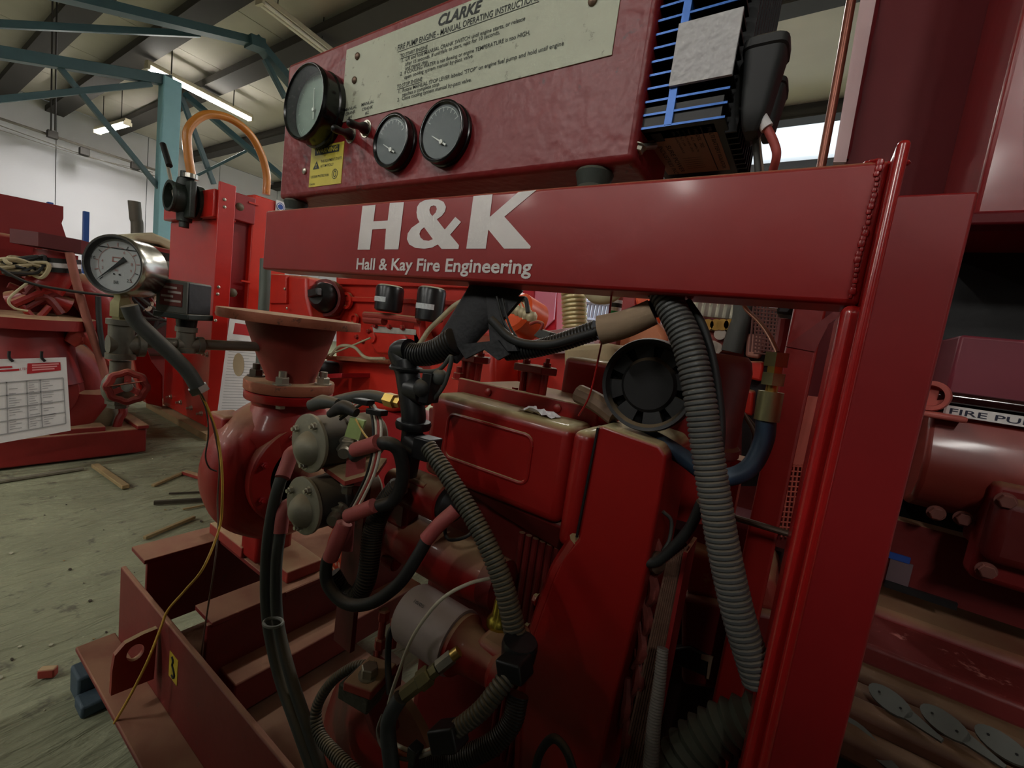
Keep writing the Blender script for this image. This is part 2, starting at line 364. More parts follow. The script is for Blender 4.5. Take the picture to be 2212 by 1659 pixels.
steel('roof_brace', (398, 203), (640, 408), 11, 'teal brace running down right from pillar behind the amber hose', x2=-5.2)
steel('roof_brace', (392, 210), (462, 398), 9, 'steep teal brace just right of the pale blue pillar')
steel('roof_brace', (572, 128), (616, 212), 10, 'short dark teal brace below the rafter knee')
steel('roof_strut', (424, 380), (532, 326), 5, 'thin teal strut crossing behind the amber hose', x2=-5.6)
steel('roof_beam', (876, -30), (905, 40), 22, 'teal steel beam end above the control panel top edge')
pl = thing('pillar', 'pale blue square steel pillar behind the red cabinet', 'pillar', (PX(360, 300, XT).x, PX(360, 300, XT).y, 0))
py_ = PX(363, 300, XT).y; pw = .075
part('column', M().box(XT - pw, XT + pw, py_ - pw, py_ + pw, .02, PX(365, 172, XT).z), PILM, pl, bevel=.006)
part('base_plate', M().box(XT - .14, XT + .14, py_ - .14, py_ + .14, 0, .02), PILM, pl)
rl = thing('cable_rail', 'thin rail and cables slung along the white wall under the roof', 'rail', PX(0, 262, -12.2))
for a, b, w_, nm in (((-60, 236), (410, 392), 7, 'rail'), ((-60, 250), (400, 398), 2.5, 'cable'), ((-40, 268), (330, 372), 2, 'cable')):
    p, q = PX(*a, -12.2), PX(*b, -12.2); part(nm, M().tube([p, (p + q) / 2 - UP * (.06 if nm == 'cable' else 0), q], rad(p, w_) * .9, 6, 6), mat('rail_grey', (92, 86, 78), .6), rl)
for px, py in ((113, 288), (182, 325), (292, 356)):
    p = PX(px, py, -12.15); part('rail_bracket', M().box(p.x - .06, p.x + .06, p.y - .07, p.y + .07, p.z - .09, p.z + .04), PURM, rl, bevel=.01)
for i, (a, b) in enumerate((((116, 146), (110, 282)), ((124, 146), (119, 282)), ((367, 113), (370, 160)), ((510, 195), (504, 228)), ((613, 0), (614, 30)))):
    p, q = PX(*a, -7.9), PX(*b, -7.9); p = Vector((q.x, q.y, ZC)) if i != 4 else p
    solo('hanging_wire', M().cyl(p, q, .008, n=6), PURM, ['left wire of the pair hanging from the roof beside the girder', 'right wire of the pair hanging from the roof beside the girder', 'short wire holding up the far end of the lit tube lamp', 'short wire holding up the near end of the lit tube lamp', 'short wire over the unlit tube lamp'][i], 'wire', 'wires hanging from the roof')
# ---- fluorescent lamps
def lamp(name, label, a, b, lit, z=3.96):
    a, b = Vector(a), Vector(b); d = (b - a).normalized(); sd = d.cross(UP).normalized()
    t = thing(name, label, 'lamp', (a + b) / 2, 'ceiling tube lamps')
    part('batten', M().obox((a + b) / 2 + UP * .055, (b - a) / 2 * 1.02, sd * .045, UP * .03), CAPM, t, bevel=.008)
    for s in (-1, 1):
        part('tube', M().cyl(a + sd * .03 * s, b + sd * .03 * s, .019, n=12), TUBEM if lit else TUBEOFF, t)
    for e in (a, b): part('end_holder', M().obox(e + UP * .005, d * .015, sd * .055, UP * .03), CAPM, t)
    part('hanger', M().cyl((a * .8 + b * .2) + UP * .06, (a * .8 + b * .2) + UP * (ZC - a.z), .006, n=6), PURM, t)
    part('hanger', M().cyl((a * .2 + b * .8) + UP * .06, (a * .2 + b * .8) + UP * (ZC - a.z), .006, n=6), PURM, t)
    if lit:
        ld = bpy.data.lights.new('tube_light', 'AREA'); ld.shape = 'RECTANGLE'; ld.size = (b - a).length; ld.size_y = .12; ld.energy = TUBE_W; ld.color = (1.0, .985, .95)
        lo = bpy.data.objects.new('tube_light', ld); COL.objects.link(lo); lo.parent = t
        xx = d; zz = UP; yy = zz.cross(xx); c = (a + b) / 2 - UP * .03 - Vector(t.location)
        lo.matrix_local = Matrix(((xx.x, yy.x, zz.x, c.x), (xx.y, yy.y, zz.y, c.y), (xx.z, yy.z, zz.z, c.z), (0, 0, 0, 1)))
    return t
a, b = PZ(318, 145, 3.96), PZ(541, 259, 3.96); lamp('tube_lamp', 'long lit fluorescent tube lamp above the amber hose', a, b, True)
a, b = PZ(562, 5, 3.96), PZ(722, 128, 3.96); lamp('tube_lamp', 'unlit fluorescent tube lamp above the round black tachometer', a, b, False)
a, b = PZ(210, 286, 3.7), PZ(276, 268, 3.7); lamp('tube_lamp', 'small bright lit lamp far away near the white wall', a, b, True)
for i, (x, y, on, lb_) in enumerate(((-2.2, -4.4, 1, 'added unseen lit tube lamp of the front row, over the left pump'), (-5.6, -4.4, 1, 'added unseen lit tube lamp of the front row, nearest the white wall'), (-1.8, 3.4, 1, 'added unseen lit tube lamp above the rear engine'), (-1.8, 6.6, 1, 'added unseen lit tube lamp near the open door'), (-5.2, 5.9, 1, 'added unseen lit tube lamp of the back row, second from the wall'), (-8.4, 5.9, 1, 'added unseen lit tube lamp of the back row by the white wall'), (2.4, 3.4, 1, 'added unseen lit tube lamp above the right-hand set'), (1.4, -4.4, 1, 'added unseen lit tube lamp of the front row, nearest the right wall'), (-5.6, -7.4, 1, 'added unseen lit tube lamp of the rearmost row, over the left side'), (-2.2, -7.4, 1, 'added unseen lit tube lamp in the middle of the rearmost row'), (1.4, -7.4, 1, 'added unseen lit tube lamp of the rearmost row, by the right wall'))):
    lamp('tube_lamp', lb_, (x, y, 3.96), (x, y + 1.45, 3.96), bool(on))  # unseen lamps added to light the scene
# ---- floor litter
WOODM = mat('splintered_timber', (150, 128, 88), 0.85, var=0.25, vs=40, bump=0.3, bs=120)
DWOOD = mat('dark_timber', (60, 52, 40), 0.85, var=0.25, vs=40)
BLUEB = mat('blue_grey_block', (58, 74, 84), 0.7, var=0.2, bump=0.2)
def stick(a, b, w, h, mt, label, name='timber_offcut'):
    p, q = PZ(*a, h / 2 + .004), PZ(*b, h / 2 + .004); wd = w * (dep(p) + dep(q)) / 2 / FPX
    solo(name, M().bar(p, q, wd, h), mt, label, 'timber', 'timber scraps on the floor', bevel=h * .15)
stick((330, 1049), (398, 1020), 7, .012, WOODM, 'thin pale stick next to a red chip on the floor')
stick((398, 1020), (458, 1038), 12, .02, RED_F, 'flat red painted wood chip on the floor', 'painted_chip')
stick((332, 1086), (462, 1078), 6, .02, DWOOD, 'long dark batten on the floor behind the yellow cable')
stick((312, 1162), (420, 1117), 8, .014, WOODM, 'pale splintered stick on the floor near the skid end')
stick((205, 1005), (272, 1052), 13, .02, WOODM, 'short plank end on the floor by the left pump base')
stick((-20, 1043), (180, 1012), 9, .012, mat('grey_plank', (110, 104, 88), .85, var=.2), 'long grey strip lying below the left pump base')
stick((365, 1066), (455, 1062), 4, .008, DWOOD, 'thin dark splinter between the batten and the red chip')
stick((395, 1100), (448, 1090), 4, .008, WOODM, 'tiny pale splinter under the dark batten')
stick((85, 1453), (122, 1450), 16, .025, RED_F, 'small brick coloured scrap beside the blue block', 'painted_chip')
t = thing('support_block', 'blue grey steel block on the floor under the skid corner', 'block', PZ(170, 1500, 0.0))
c = PZ(158, 1466, .07); part('ledge', M().box(c.x - .055, c.x + .015, c.y + .005, c.y + .14, .0, .072), BLUEB, t, bevel=.006)
part('ledge', M().box(c.x + .012, c.x + .07, c.y + .0, c.y + .14, .0, .032), BLUEB, t, bevel=.006)
for i in range(46):
    px, py = random.uniform(0, 470), random.uniform(1010, 1620)
    if px > 150 + (1640 - py) * .45 and py > 1180: continue
    p = PZ(px, py, .0); r = random.uniform(.002, .007)
    m = M().ball(p + UP * r * .3, r, 6, (random.uniform(.8, 2), random.uniform(.6, 1.2), .5))
    solo('floor_crumb', m, random.choice((WOODM, mat('pale_crumb', (168, 164, 140), .9), DWOOD)), 'crumb of debris on the dirty floor', 'debris', 'crumbs scattered on the floor')
# ================================================================== steel support frame with the lettered beam
YB = .40
fr = thing('steel_stand', 'red steel support frame with H&K lettered cross beam and tall front post', 'steel frame', (.045, .42, .0))
BX0, BX1, BZ0, BZ1 = -.822, .0245, 1.1035, 1.2045
BEAMR = mat('beam_red_paint', (146, 20, 20), 0.42, bump=0.16, bs=26, var=0.08, dust=0.6, coat=0.2)
beam = part('cross_beam', M().box(BX0, BX1, YB, YB + .052, BZ0, BZ1), BEAMR, fr, bevel=.004, seg=3)
def c8(x, y): return (560 + x / 3.253, 380 + y / 3.253)
def onbeam(loop): return [(P(*c8(x, y), YB).x, P(*c8(x, y), YB).z) for x, y in loop]
Hl = [(728, 212), (820, 205), (805, 320), (905, 314), (920, 191), (1020, 185), (980, 517), (882, 517), (893, 372), (797, 377), (780, 519), (693, 519)]
Kl = [(1507, 143), (1642, 130), (1622, 290), (1822, 115), (1950, 100), (1725, 287), (1910, 496), (1905, 512), (1722, 512), (1612, 378), (1594, 512), (1457, 512)]
Al = [(1215, 165), (1262, 167), (1298, 183), (1315, 218), (1307, 252), (1284, 282), (1250, 306), (1306, 378), (1380, 289), (1420, 325), (1344, 414), (1406, 488), (1402, 514), (1284, 514), (1257, 482), (1218, 504), (1162, 513), (1098, 506), (1056, 482), (1040, 445), (1046, 405), (1072, 366), (1128, 326), (1113, 295), (1107, 258), (1112, 218), (1130, 190), (1168, 170)]
Ah1 = [(1228, 208), (1244, 214), (1250, 234), (1242, 258), (1219, 283), (1204, 264), (1198, 240), (1207, 216)]
Ah2 = [(1161, 362), (1222, 445), (1194, 457), (1158, 453), (1136, 434), (1128, 408), (1138, 382)]
for loops in ((Hl,), (Al, Ah1, Ah2), (Kl,)):
    vs, fs = flatcurve([onbeam(l) for l in loops])
    part('logo_letter', M().add([(v.x, YB - .0006, v.y) for v in vs], fs), WHITE, beam, label='white vinyl H&K letter')
m = M(); bl, br = P(*c8(683, 655), YB), P(*c8(1912, 688), YB); cap = P(*c8(690, 577), YB) - bl
text(m, 'Hall & Kay Fire Engineering', bl, br, Vector((0, 0, cap.length * .98)), (0, -.0006, 0), bold=.022)
part('caption_lettering', m, WHITE, beam, label='white lettering Hall & Kay Fire Engineering')
POSTM = mat('post_gloss_red_lit', (158, 22, 22), 0.25, bump=0.06, bs=30, var=0.10, coat=0.4); POSTF = mat('post_face_red_shaded', (132, 18, 22), 0.42, bump=0.06, bs=30, var=0.12)  # one post red in two tones: lit corner brighter, shaded face darker
# right post, its capped top and the weld
PX0, PX1, PYF, PYB = .0245, .0665, .374, .458
part('upright_post', M().box(PX0 + .003, PX1 + .0015, PYF + .0015, PYB, .142, 1.172), POSTF, fr, bevel=.002, seg=3)
part('post_corner', M().box(PX0 - .0005, PX0 + .0065, PYF, PYB + .05, .142, 1.2068), POSTM, fr, bevel=.0032, seg=4)
xs_ = P(1600, 1655, .392).x
part('post_flank', M().box(xs_, PX0 + .003, .386, .47, .142, 1.102), POSTM, fr, bevel=.006, seg=4)
m = M(); a, b = P(1903, 352, YB), P(1829, 640, YB)
for i in range(26):
    t = i / 25; p = Vector((BX1 - .006 , YB - .0005, a.z + (b.z - a.z) * t)); m.ball(p + Vector((random.uniform(-.0008, .0008), 0, 0)), random.uniform(.0014, .0026), 8, (1, .6, 1.3))
part('weld_bead', m, RED, beam)
m = M()
for i in range(10): m.ball((BX1 - .012 + .0022 * i, YB + .002 + random.uniform(0, .01), BZ1), random.uniform(.002, .0042), 8, (1.3, 1, .7))
part('weld_bead', m, RED, beam)
# rear post with gusset
y = .74; xa, xb = P(1690, 780, y).x, P(1757, 800, y).x
part('upright_post', M().box(xa, xb, y, y + .05, .11, 1.16), RED_D, fr, bevel=.004)
g = [P(1697, 748, y - .002), P(1846, 640, y - .002), P(1846, 662, y - .002), P(1790, 700, y - .002), P(1760, 760, y - .002)]
part('gusset_plate', M().prism(g, (0, .012, 0)), RED_M, fr)
part('cross_rod', M().cyl(P(1570, 1113, .70), P(1720, 1158, .70), .0045, n=10), mat('dull_rod', (96, 78, 66), .5, .6), fr)
# ================================================================== engine control panel
YP = .425
KX0, KX1, KZ0, KZ1 = P(611, 300, YP).x, P(1391, 200, YP).x, P(1060, 380, YP).z, P(800, 64, YP).z
kp = thing('instrument_box', 'dark red engine control panel with instruction plate and round gauges', 'control panel', (-.5, YP, KZ0))
kh = part('housing', M().box(KX0, KX1, YP, YP + .105, KZ0, KZ1), RED_P, kp, bevel=.007, seg=3)
def c7(x, y): return (720 + x / 3.456, y / 3.456)
def c5(x, y): return (580 + x / 3.771, y / 3.771)
pl_ = P(745, 190, YP); xL = P(*c5(640, 420), YP).x; xL2 = P(*c5(590, 1000), YP).x; zT = P(*c5(645, 408), YP).z; zB = P(*c7(1300, 610), YP).z; xR = P(*c7(2105, 260), YP).x
PLATEM = mat('aged_cream_plate', (186, 190, 166), 0.5, var=0.10, vs=30, bump=0.10, bs=60, wear=0.22, wcol=(140, 138, 116))
pt = part('instruction_plate', M().box(xL, xR, YP - .0012, YP, zB, zT), PLATEM, kp, bevel=.0004, label='cream metal plate of manual operating instructions')
YT = YP - .0012
def ptxt(rows, par, name, cv, cap, mt=INK, bold=.004, shear=0.0):
    m = M()
    for s, bl, br in rows: text(m, s, P(*cv(*bl), YT), P(*cv(*br), YT), (0, 0, cap), (0, -.0004, 0), bold, shear)
    return part(name, m, mt, par)
ptxt([('CLARKE', (783, 197), (1108, 82))], pt, 'heading_text', c7, .0128, bold=.03, shear=.25)
ptxt([('FIRE PUMP ENGINE - MANUAL OPERATING INSTRUCTIONS', (480, 380), (1535, 0))], pt, 'title_text', c7, .0074, bold=.006)
rows = [('TO START ENGINE', (500, 433), (703, 364)), ('1.  Lift and hold MANUAL CRANK SWITCH until engine starts, or release', (513, 467), (1432, 152)), ('after 15 seconds. If unit fails to start, wait for 10 seconds,', (538, 494), (1243, 254)), ('and repeat step.', (538, 524), (710, 468)),
        ('2.  If COOLING WATER is not flowing or engine TEMPERATURE is too HIGH,', (500, 566), (1468, 258)), ('open cooling system manual by-pass valve.', (530, 592), (1045, 428)), ('TO STOP ENGINE', (475, 662), (663, 602)),
        ('1.  Rotate MANUAL STOP LEVER labeled "STOP" on engine fuel pump and hold until engine', (488, 697), (1720, 338)), ('reaches a complete stop.', (515, 722), (795, 637)), ('2.  Close cooling system manual by-pass valve.', (478, 760), (1032, 608))]
ptxt(rows, pt, 'instruction_text', c7, .0048, bold=.004)
ptxt([('MANUAL', (622, 910), (720, 880)), ('CRANK', (628, 945), (708, 920)), ('#1', (650, 972), (678, 964)), ('MANUAL', (758, 868), (862, 838)), ('CRANK', (762, 908), (850, 882)), ('#2', (787, 936), (818, 926))], pt, 'switch_text', c5, .0046, bold=.006)
m = M()
for a, b in (((480, 389), (1535, 10)), ((500, 440), (703, 371)), ((475, 669), (663, 609))):
    line(m, P(*c7(*a), YT - .0004), P(*c7(*b), YT - .0004), .0006, (0, -1, 0))
part('underline', m, INK, pt)
for cv, x, y in ((c5, 727, 460), (c5, 703, 655), (c7, 1938, 8)):
    sc = part('screw', M().pan(P(*cv(x, y), YT), NY, .0052), mat('rusty_screw', (110, 88, 72), .45, .6), pt)
part('screw', M().pan(P(*c5(297, 1395), YP), NY, .0055), ZINC, kp, label='bright cross-head screw')
m = M().obox(P(660, 376, YP - .0002), (.0001, 0, 0), (0, .0001, 0), (0, 0, .0001))
# gauges ------------------------------------------------------------
FACE = mat('gauge_face_grey_green', (140, 158, 145), 0.75, var=0.04); FACE2 = mat('gauge_face_slate', (98, 106, 107), 0.75, var=0.04)
NEED = mat('white_needle', (225, 230, 222), .4, var=0)
def dial(name, label, c, yb, yf, r, rim, facem, needle, ticks, deep=.006):
    """round instrument set in the panel: c = (x, z), yb base plane, yf rim plane"""
    o = Vector((c[0], yb, c[1])); Ld = yb - yf
    b = part(name, M().lathe(o, NY, [(0, r * 1.03), (Ld * .25, r * 1.03), (Ld * .3, r * .99), (Ld * .72, r), (Ld * .94, r), (Ld, r - rim * .35), (Ld, r - rim * .6), (Ld - .002, r - rim), (Ld - deep, r - rim * 1.05), (Ld - deep - .0005, .0002)], 56), BLACKG, kp, label=label)
    fo = o + NY * (Ld - deep + .0005); rf = r - rim * 1.05
    part('dial_face', M().lathe(fo, NY, [(0, rf), (.0004, rf), (.0005, .0002)], 48), facem, b)
    m = M()
    for i in range(ticks[2]):
        an = math.radians(ticks[0] + (ticks[1] - ticks[0]) * i / (ticks[2] - 1)); d = Vector((math.cos(an), 0, math.sin(an)))
        line(m, fo + NY * .0008 + d * rf * (.74 if i % 2 == 0 else .80), fo + NY * .0008 + d * rf * .88, .0009, (0, -1, 0))
    for i in range(30):
        a0 = math.radians(ticks[0] + (ticks[1] - ticks[0]) * i / 30); a1 = math.radians(ticks[0] + (ticks[1] - ticks[0]) * (i + 1) / 30)
        line(m, fo + NY * .0008 + Vector((math.cos(a0), 0, math.sin(a0))) * rf * .9, fo + NY * .0008 + Vector((math.cos(a1), 0, math.sin(a1))) * rf * .9, .0007, (0, -1, 0))
    part('dial_marks', m, mat('faded_dial_print', (186, 196, 190), .5), b)
    hub, an, ln = needle; h = fo + NY * .0022 + Vector((hub[0] * rf, 0, hub[1] * rf)); d = Vector((math.cos(math.radians(an)), 0, math.sin(math.radians(an)))); sd = Vector((-d.z, 0, d.x))
    part('needle', M().prism([h - d * rf * .28 + sd * .0012, h - d * rf * .28 - sd * .0012, h + d * rf * ln - sd * .0004, h + d * rf * ln + sd * .0004], (0, -.0008, 0)).lathe(h + NY * .0004, NY, [(0, .0032), (.0016, .0028)], 16), NEED, b)
    gl = part('glass', M().lathe(o + NY * (Ld - .0035), NY, [(0, r - rim), (.0012, r - rim)], 48), GLASS, b)
    return b
yf = .388; cf = P(*c5(278, 822), yf); r = abs(P(*c5(275, 512), yf).z - P(*c5(275, 1165), yf).z) / 2
dial('tachometer', 'large tachometer in a deep black ring', (cf.x, cf.z), YP, yf, r * .935, .0042, FACE, ((.05, -.1), 95, .62), (-30, 230, 13), deep=.020)
for bx, nm in (((985, 1140, 930, 1370), 'left small gauge with black bezel'), ((1395, 1065, 815, 1320), 'right small gauge with black bezel')):
    yf = .409; cf = P(*c5(bx[0], bx[1]), yf); r = abs(P(*c5(bx[0], bx[2]), yf).z - P(*c5(bx[0], bx[3]), yf).z) / 2
    dial('gauge', nm, (cf.x, cf.z), YP, yf, r, .0052, FACE2, ((.12, -.42), 152, .62), (30, 150, 9), deep=.004)
# toggle switches
for bx, tip in (((795, 1050), (655, 1000)), ((672, 1100), (530, 1046))):
    q = P(*c5(*bx), YP); tp = P(*c5(*tip), YP - .042)
    b = part('toggle_switch', M().lathe(q, tp - q, [(0, .0085), (.006, .0085), (.010, .0075), (.016, .0052), (.026, .0047), (.040, .0056), (.046, .0054), (.050, .0030), (.051, .0002)], 18), BLACK, kp, label='black rubber booted toggle switch')
    part('hex_nut', M().lathe(q, NY, [(0, .0105), (.0035, .0105)], 6).lathe(q, NY, [(0, .0125), (.0008, .0125)], 24), ZINC, b)
# warning label
wl = [P(*c5(*q), YP) for q in ((357, 1207), (616, 1152), (597, 1495), (328, 1528))]
YEL = mat('yellow_warning_film', (206, 190, 70), 0.5, var=0.08, vs=40)
bz = [sum((wl[i].x for i in ii)) / 2 for ii in ((0, 3), (1, 2))]; zz = [(wl[0].z + wl[1].z) / 2, (wl[2].z + wl[3].z) / 2]
wn = part('warning_label', M().box(bz[0], bz[1], YP - .0008, YP, zz[1], zz[0]), YEL, kp, label='yellow WARNING sticker')
W_, H_ = bz[1] - bz[0], zz[0] - zz[1]; yw = YP - .0011
def wp(u, v): return Vector((bz[0] + W_ * u, yw, zz[1] + H_ * v))
m = M().add([wp(.13, .78), wp(.87, .78), wp(.87, .95), wp(.13, .95)], [(0, 1, 2, 3)])
m.add([wp(.10, .44), wp(.31, .44), wp(.205, .64)], [(0, 1, 2)])
text(m, 'THIS EQUIPMENT STARTS', wp(.34, .58), wp(.97, .58), (0, 0, .0042), (0, 0, 0), .004); text(m, 'AUTOMATICALLY', wp(.34, .46), wp(.74, .46), (0, 0, .0042), (0, 0, 0), .004)
text(m, 'USE EAR PROTECTION', wp(.06, .22), wp(.62, .22), (0, 0, .004), (0, 0, 0), .004); text(m, 'Clarke', wp(.03, .05), wp(.2, .05), (0, 0, .003), (0, 0, 0), 0)
for i in range(20):
    a0, a1 = 2 * math.pi * i / 20, 2 * math.pi * (i + 1) / 20; c_ = wp(.80, .25); line(m, c_ + Vector((math.cos(a0), 0, math.sin(a0))) * .0072, c_ + Vector((math.cos(a1), 0, math.sin(a1))) * .0072, .0011, (0, -1, 0)); line(m, c_ + Vector((math.cos(a0) * .0032, 0, math.sin(a0) * .0045)), c_ + Vector((math.cos(a1) * .0032, 0, math.sin(a1) * .0045)), .0014, (0, -1, 0))
part('warning_print', m, INK, wn)
m = M(); yw -= .0003; text(m, 'WARNING', wp(.17, .815), wp(.83, .815), (0, 0, H_ * .11), (0, 0, 0), .02); text(m, '!', wp(.195, .47), wp(.215, .47), (0, 0, H_ * .10), (0, 0, 0), .01); part('warning_heading', m, YEL, wn)
# rubber mounts between beam and panel
for px in (1287, 642):
    q = P(px, 372 if px > 1000 else 440, .445); part('rubber_mount', M().lathe((q.x, .443, BZ1), UP, [(0, .0185), (.004, .021), (.012, .0165), (KZ0 - BZ1 - .003, .0205), (KZ0 - BZ1, .0185)], 24), mat('green_black_rubber', (52, 60, 54), .6, var=.15, dust=.3), kp, label='dark rubber mount on the beam')
# ================================================================== battery isolator
YI = .432
def c7i(x, y): return (1340 + x / 4.148, y / 4.148)
ix0 = P(1366, 284, YI).x - .002; ix1 = P(1571, 251, YI).x - .002; iz0 = P(1440, 270, YI).z; iz1 = iz0 + .20; ID = .150
iso = thing('battery_isolator', 'black finned battery isolator with blue edges beside the control panel', 'battery isolator', ((ix0 + ix1) / 2, YI + .04, iz0))
BLU = mat('blue_anodised_edge', (40, 104, 190), 0.35, 0.2, var=0.06); BLK = mat('black_heatsink', (12, 12, 14), 0.5, var=0.1)
part('heatsink_body', M().box(ix0, ix1 - .012, YI + .022, YI + ID, iz0, iz1), BLK, iso)
zs = [P(*c7i(x, y), YI).z for x, y in ((105, 1170), (285, 90))]; pit = (zs[1] - zs[0]) / 9
for i in range(14):
    z = iz0 + i * pit
    fnn = part('fin', M().box(ix0, ix1, YI + .001, YI + .024, z - .0012, z + .0012), BLK, iso)
    part('blue_edge', M().box(ix0, ix1, YI, YI + .001, z - .0010, z + .0010), BLU, fnn)
xb_ = P(*c7i(460, 900), YI).x
part('centre_rib', M().box(xb_ - .0036, xb_ + .0036, YI - .0004, YI + .022, iz0, iz1), BLU, iso)
part('corner_edge', M().box(ix0, ix0 + .003, YI - .0002, YI + .001, iz0 - .016, iz0), BLU, iso)
for i in range(10):
    y = YI + .030 + i * .0125; part('side_fin', M().box(ix1 - .014, ix1 + .006, y, y + .0022, iz0 - .0, iz1), BLK, iso)
st = [P(*c7i(*q), YI - .001) for q in ((530, 225), (1108, 77), (1005, 680), (442, 782))]
sx0, sx1 = (st[0].x + st[3].x) / 2, (st[1].x + st[2].x) / 2; sz0, sz1 = (st[2].z + st[3].z) / 2, (st[0].z + st[1].z) / 2
part('white_pad', M().box(sx0, sx1, YI - .0035, YI - .0004, sz0, sz1), mat('crumpled_white_sticker', (198, 196, 196), .7, var=.08, vs=60, bump=.7, bs=110), iso, label='crumpled white square sticker')
part('mount_bracket', M().box(ix0, ix1 - .03, YI + ID, YI + ID + .006, iz0 - .05, iz1), BLK, iso)
# rating label under the block
la = [PZ(*c7i(*q), iz0 - .0006) for q in ((235, 1192), (885, 1092), (950, 1520), (385, 1565))]
lx0, lx1 = (la[0].x + la[3].x) / 2, (la[1].x + la[2].x) / 2; ly0, ly1 = min(la[0].y, la[1].y), min((la[2].y + la[3].y) / 2, YI + ID)
part('base_block', M().box(ix0 + .004, ix1 - .004, YI + .002, YI + ID, iz0 - .0005, iz0 + .02), BLK, iso)
lb = part('rating_label', M().box(lx0, lx1, ly0, ly1, iz0 - .0012, iz0 - .0005), mat('tan_rating_label', (150, 122, 98), .6, var=.08, vs=50), iso, label='tan rating label on the underside')
def lp_(u, v): return Vector((lx0 + (lx1 - lx0) * u, ly0 + (ly1 - ly0) * v, iz0 - .0014))
m = M(); cx_ = lambda k: (-(lx1 - lx0) * k, 0, 0)
for s, u, v0, v1, k in (('MULTI BATTERY ISOLATOR', .90, .05, .95, .055), ('MODEL  702', .72, .05, .42, .05), ('MAX. ALT. AMPS 70', .64, .04, .5, .03), ('12 VOLTS NEG. GND.', .57, .04, .5, .03), ('24 VOLT USE', .50, .04, .35, .03), ('OIL DISCHARGE', .43, .04, .5, .03), ('SURE POWER', .24, .30, .95, .07), ('INDUSTRIES INC', .12, .30, .98, .07)):
    text(m, s, lp_(u, v0), lp_(u, v1), (-(lx0 - lx1) * k, 0, 0) if False else ((lx1 - lx0) * k, 0, 0), (0, 0, 0), .004)
line(m, lp_(.82, .02), lp_(.82, .98), .001, (0, 0, -1)); m.add([lp_(.13, .04), lp_(.28, .04), lp_(.28, .2), lp_(.13, .2)], [(3, 2, 1, 0)])
for k in range(6): line(m, lp_(.38, .62 + k * .05), lp_(.66, .62 + k * .05), .0006, (0, 0, -1))
part('label_print', m, INKK, lb)
q = P(*c7i(160, 1320), YI + .005); part('stud', M().bolt(q, (-.1, -.25, -1), .0065, .006).cyl(q, P(*c7i(310, 1306), YI + .03), .0032, n=10), ZINC, iso, label='hex bolt and stud under the block')
# terminal boots
def boot(cx, cy, w, h, Y, nm):
    c0 = P(cx, cy, Y); hw, hh = rad(c0, w), rad(c0, h); R = []
    for t, s, s2 in ((1, .80, .8), (.92, 1.0, 1.0), (.74, 1.02, 1.02), (.70, .94, .94), (-.55, .62, .8), (-.86, .46, .7), (-1, .3, .5)):
        R.append([c0 + Vector((math.copysign(abs(math.cos(a)) ** .45, math.cos(a)) * hw * s, math.copysign(abs(math.sin(a)) ** .45, math.sin(a)) * .020 * s2, hh * t)) for a in [2 * math.pi * (j + .5) / 20 for j in range(20)]])
    return part('terminal_boot', M().rings(R[::-1]), RUB, iso, label=nm)
boot(1641, 196, 86, 186, .455, 'black rubber terminal boot'); boot(1664, 244, 50, 110, .50, 'second black boot behind the first')
boot(1622, 262, 40, 90, .52, 'small black boot at the back')
hose([(1627, 215, .452), (1634, 240, .45), (1656, 276, .45), (1673, 312, .452), (1677, 340, .455), (1664, 385, .47)], 17, 'battery_cable', mat('faded_red_cable', (172, 78, 72), .55, var=.1), 'thick red cable with white sleeve hanging from the terminal boot', 'cable')
hose([(1633, 236, .4495), (1645, 257, .449), (1657, 277, .4495)], 25, 'white_sleeve', PAPER, 'white marker sleeve on the red battery cable', 'sleeve')
hose([(1633, 250, .465), (1632, 300, .465), (1638, 380, .47)], 13, 'battery_cable', RUBG, 'dark grey cable hanging behind the red cable', 'cable')
hose([(1636, 262, .47), (1641, 330, .47), (1648, 385, .475)], 9, 'battery_cable', mat('cream_cable', (190, 180, 160), .6), 'thin cream cable hanging behind the red cable', 'cable')
# ================================================================== skid base of the front pump set
def c6(x, y): return (100 + x / 2.865, 1080 + y / 2.865)
SK = mat('skid_oxide_red', (112, 34, 29), 0.55, bump=0.12, bs=60, var=0.15, dust=0.95, dcol=(158, 118, 90), wear=0.12, wcol=(92, 48, 38))
sk = thing('pump_skid', 'red steel channel skid under the front pump and engine', 'skid base', (-.6, .4, .13))
WB = .128
part('side_web', M().box(-1.333, .075, .355, .366, WB, .336), SK, sk, bevel=.003)
part('side_flange', M().box(-1.362, .075, .281, .357, WB, WB + .012), SK, sk, bevel=.003)
part('inner_flange', M().box(-1.333, .075, .364, .43, WB, WB + .012), SK, sk)
part('floor_plate', M().box(-1.30, .03, .43, .78, WB - .03, WB - .02), REDDARK, sk)
for x0, x1, nm in ((-1.43, -1.333, 'end_channel'), (-1.06, -.972, 'cross_channel')):
    m = M().box(x0, x1, .403 if x0 < -1.2 else .418, 1.0, .322, .334).box(x1 - .014, x1 - .002, .41, 1.0, .13, .33)
    part(nm, m, SK, sk, bevel=.002)
part('pump_bed_plate', M().box(-1.335, -.97, .582, .86, .320, .333), SK, sk, bevel=.002)
part('cross_bar', M().box(-1.0, -.90, .44, 1.0, .13, .21), SK, sk, bevel=.004)
lx = P(*c6(690, 1112), .355).x
lug = [PX(*c6(*q), lx) for q in ((690, 795), (600, 832), (490, 890), (425, 965), (408, 1060), (400, 1213), (665, 1108))]
lug = [Vector((p.x, min(p.y, .357), max(p.z, WB + .008))) for p in lug]
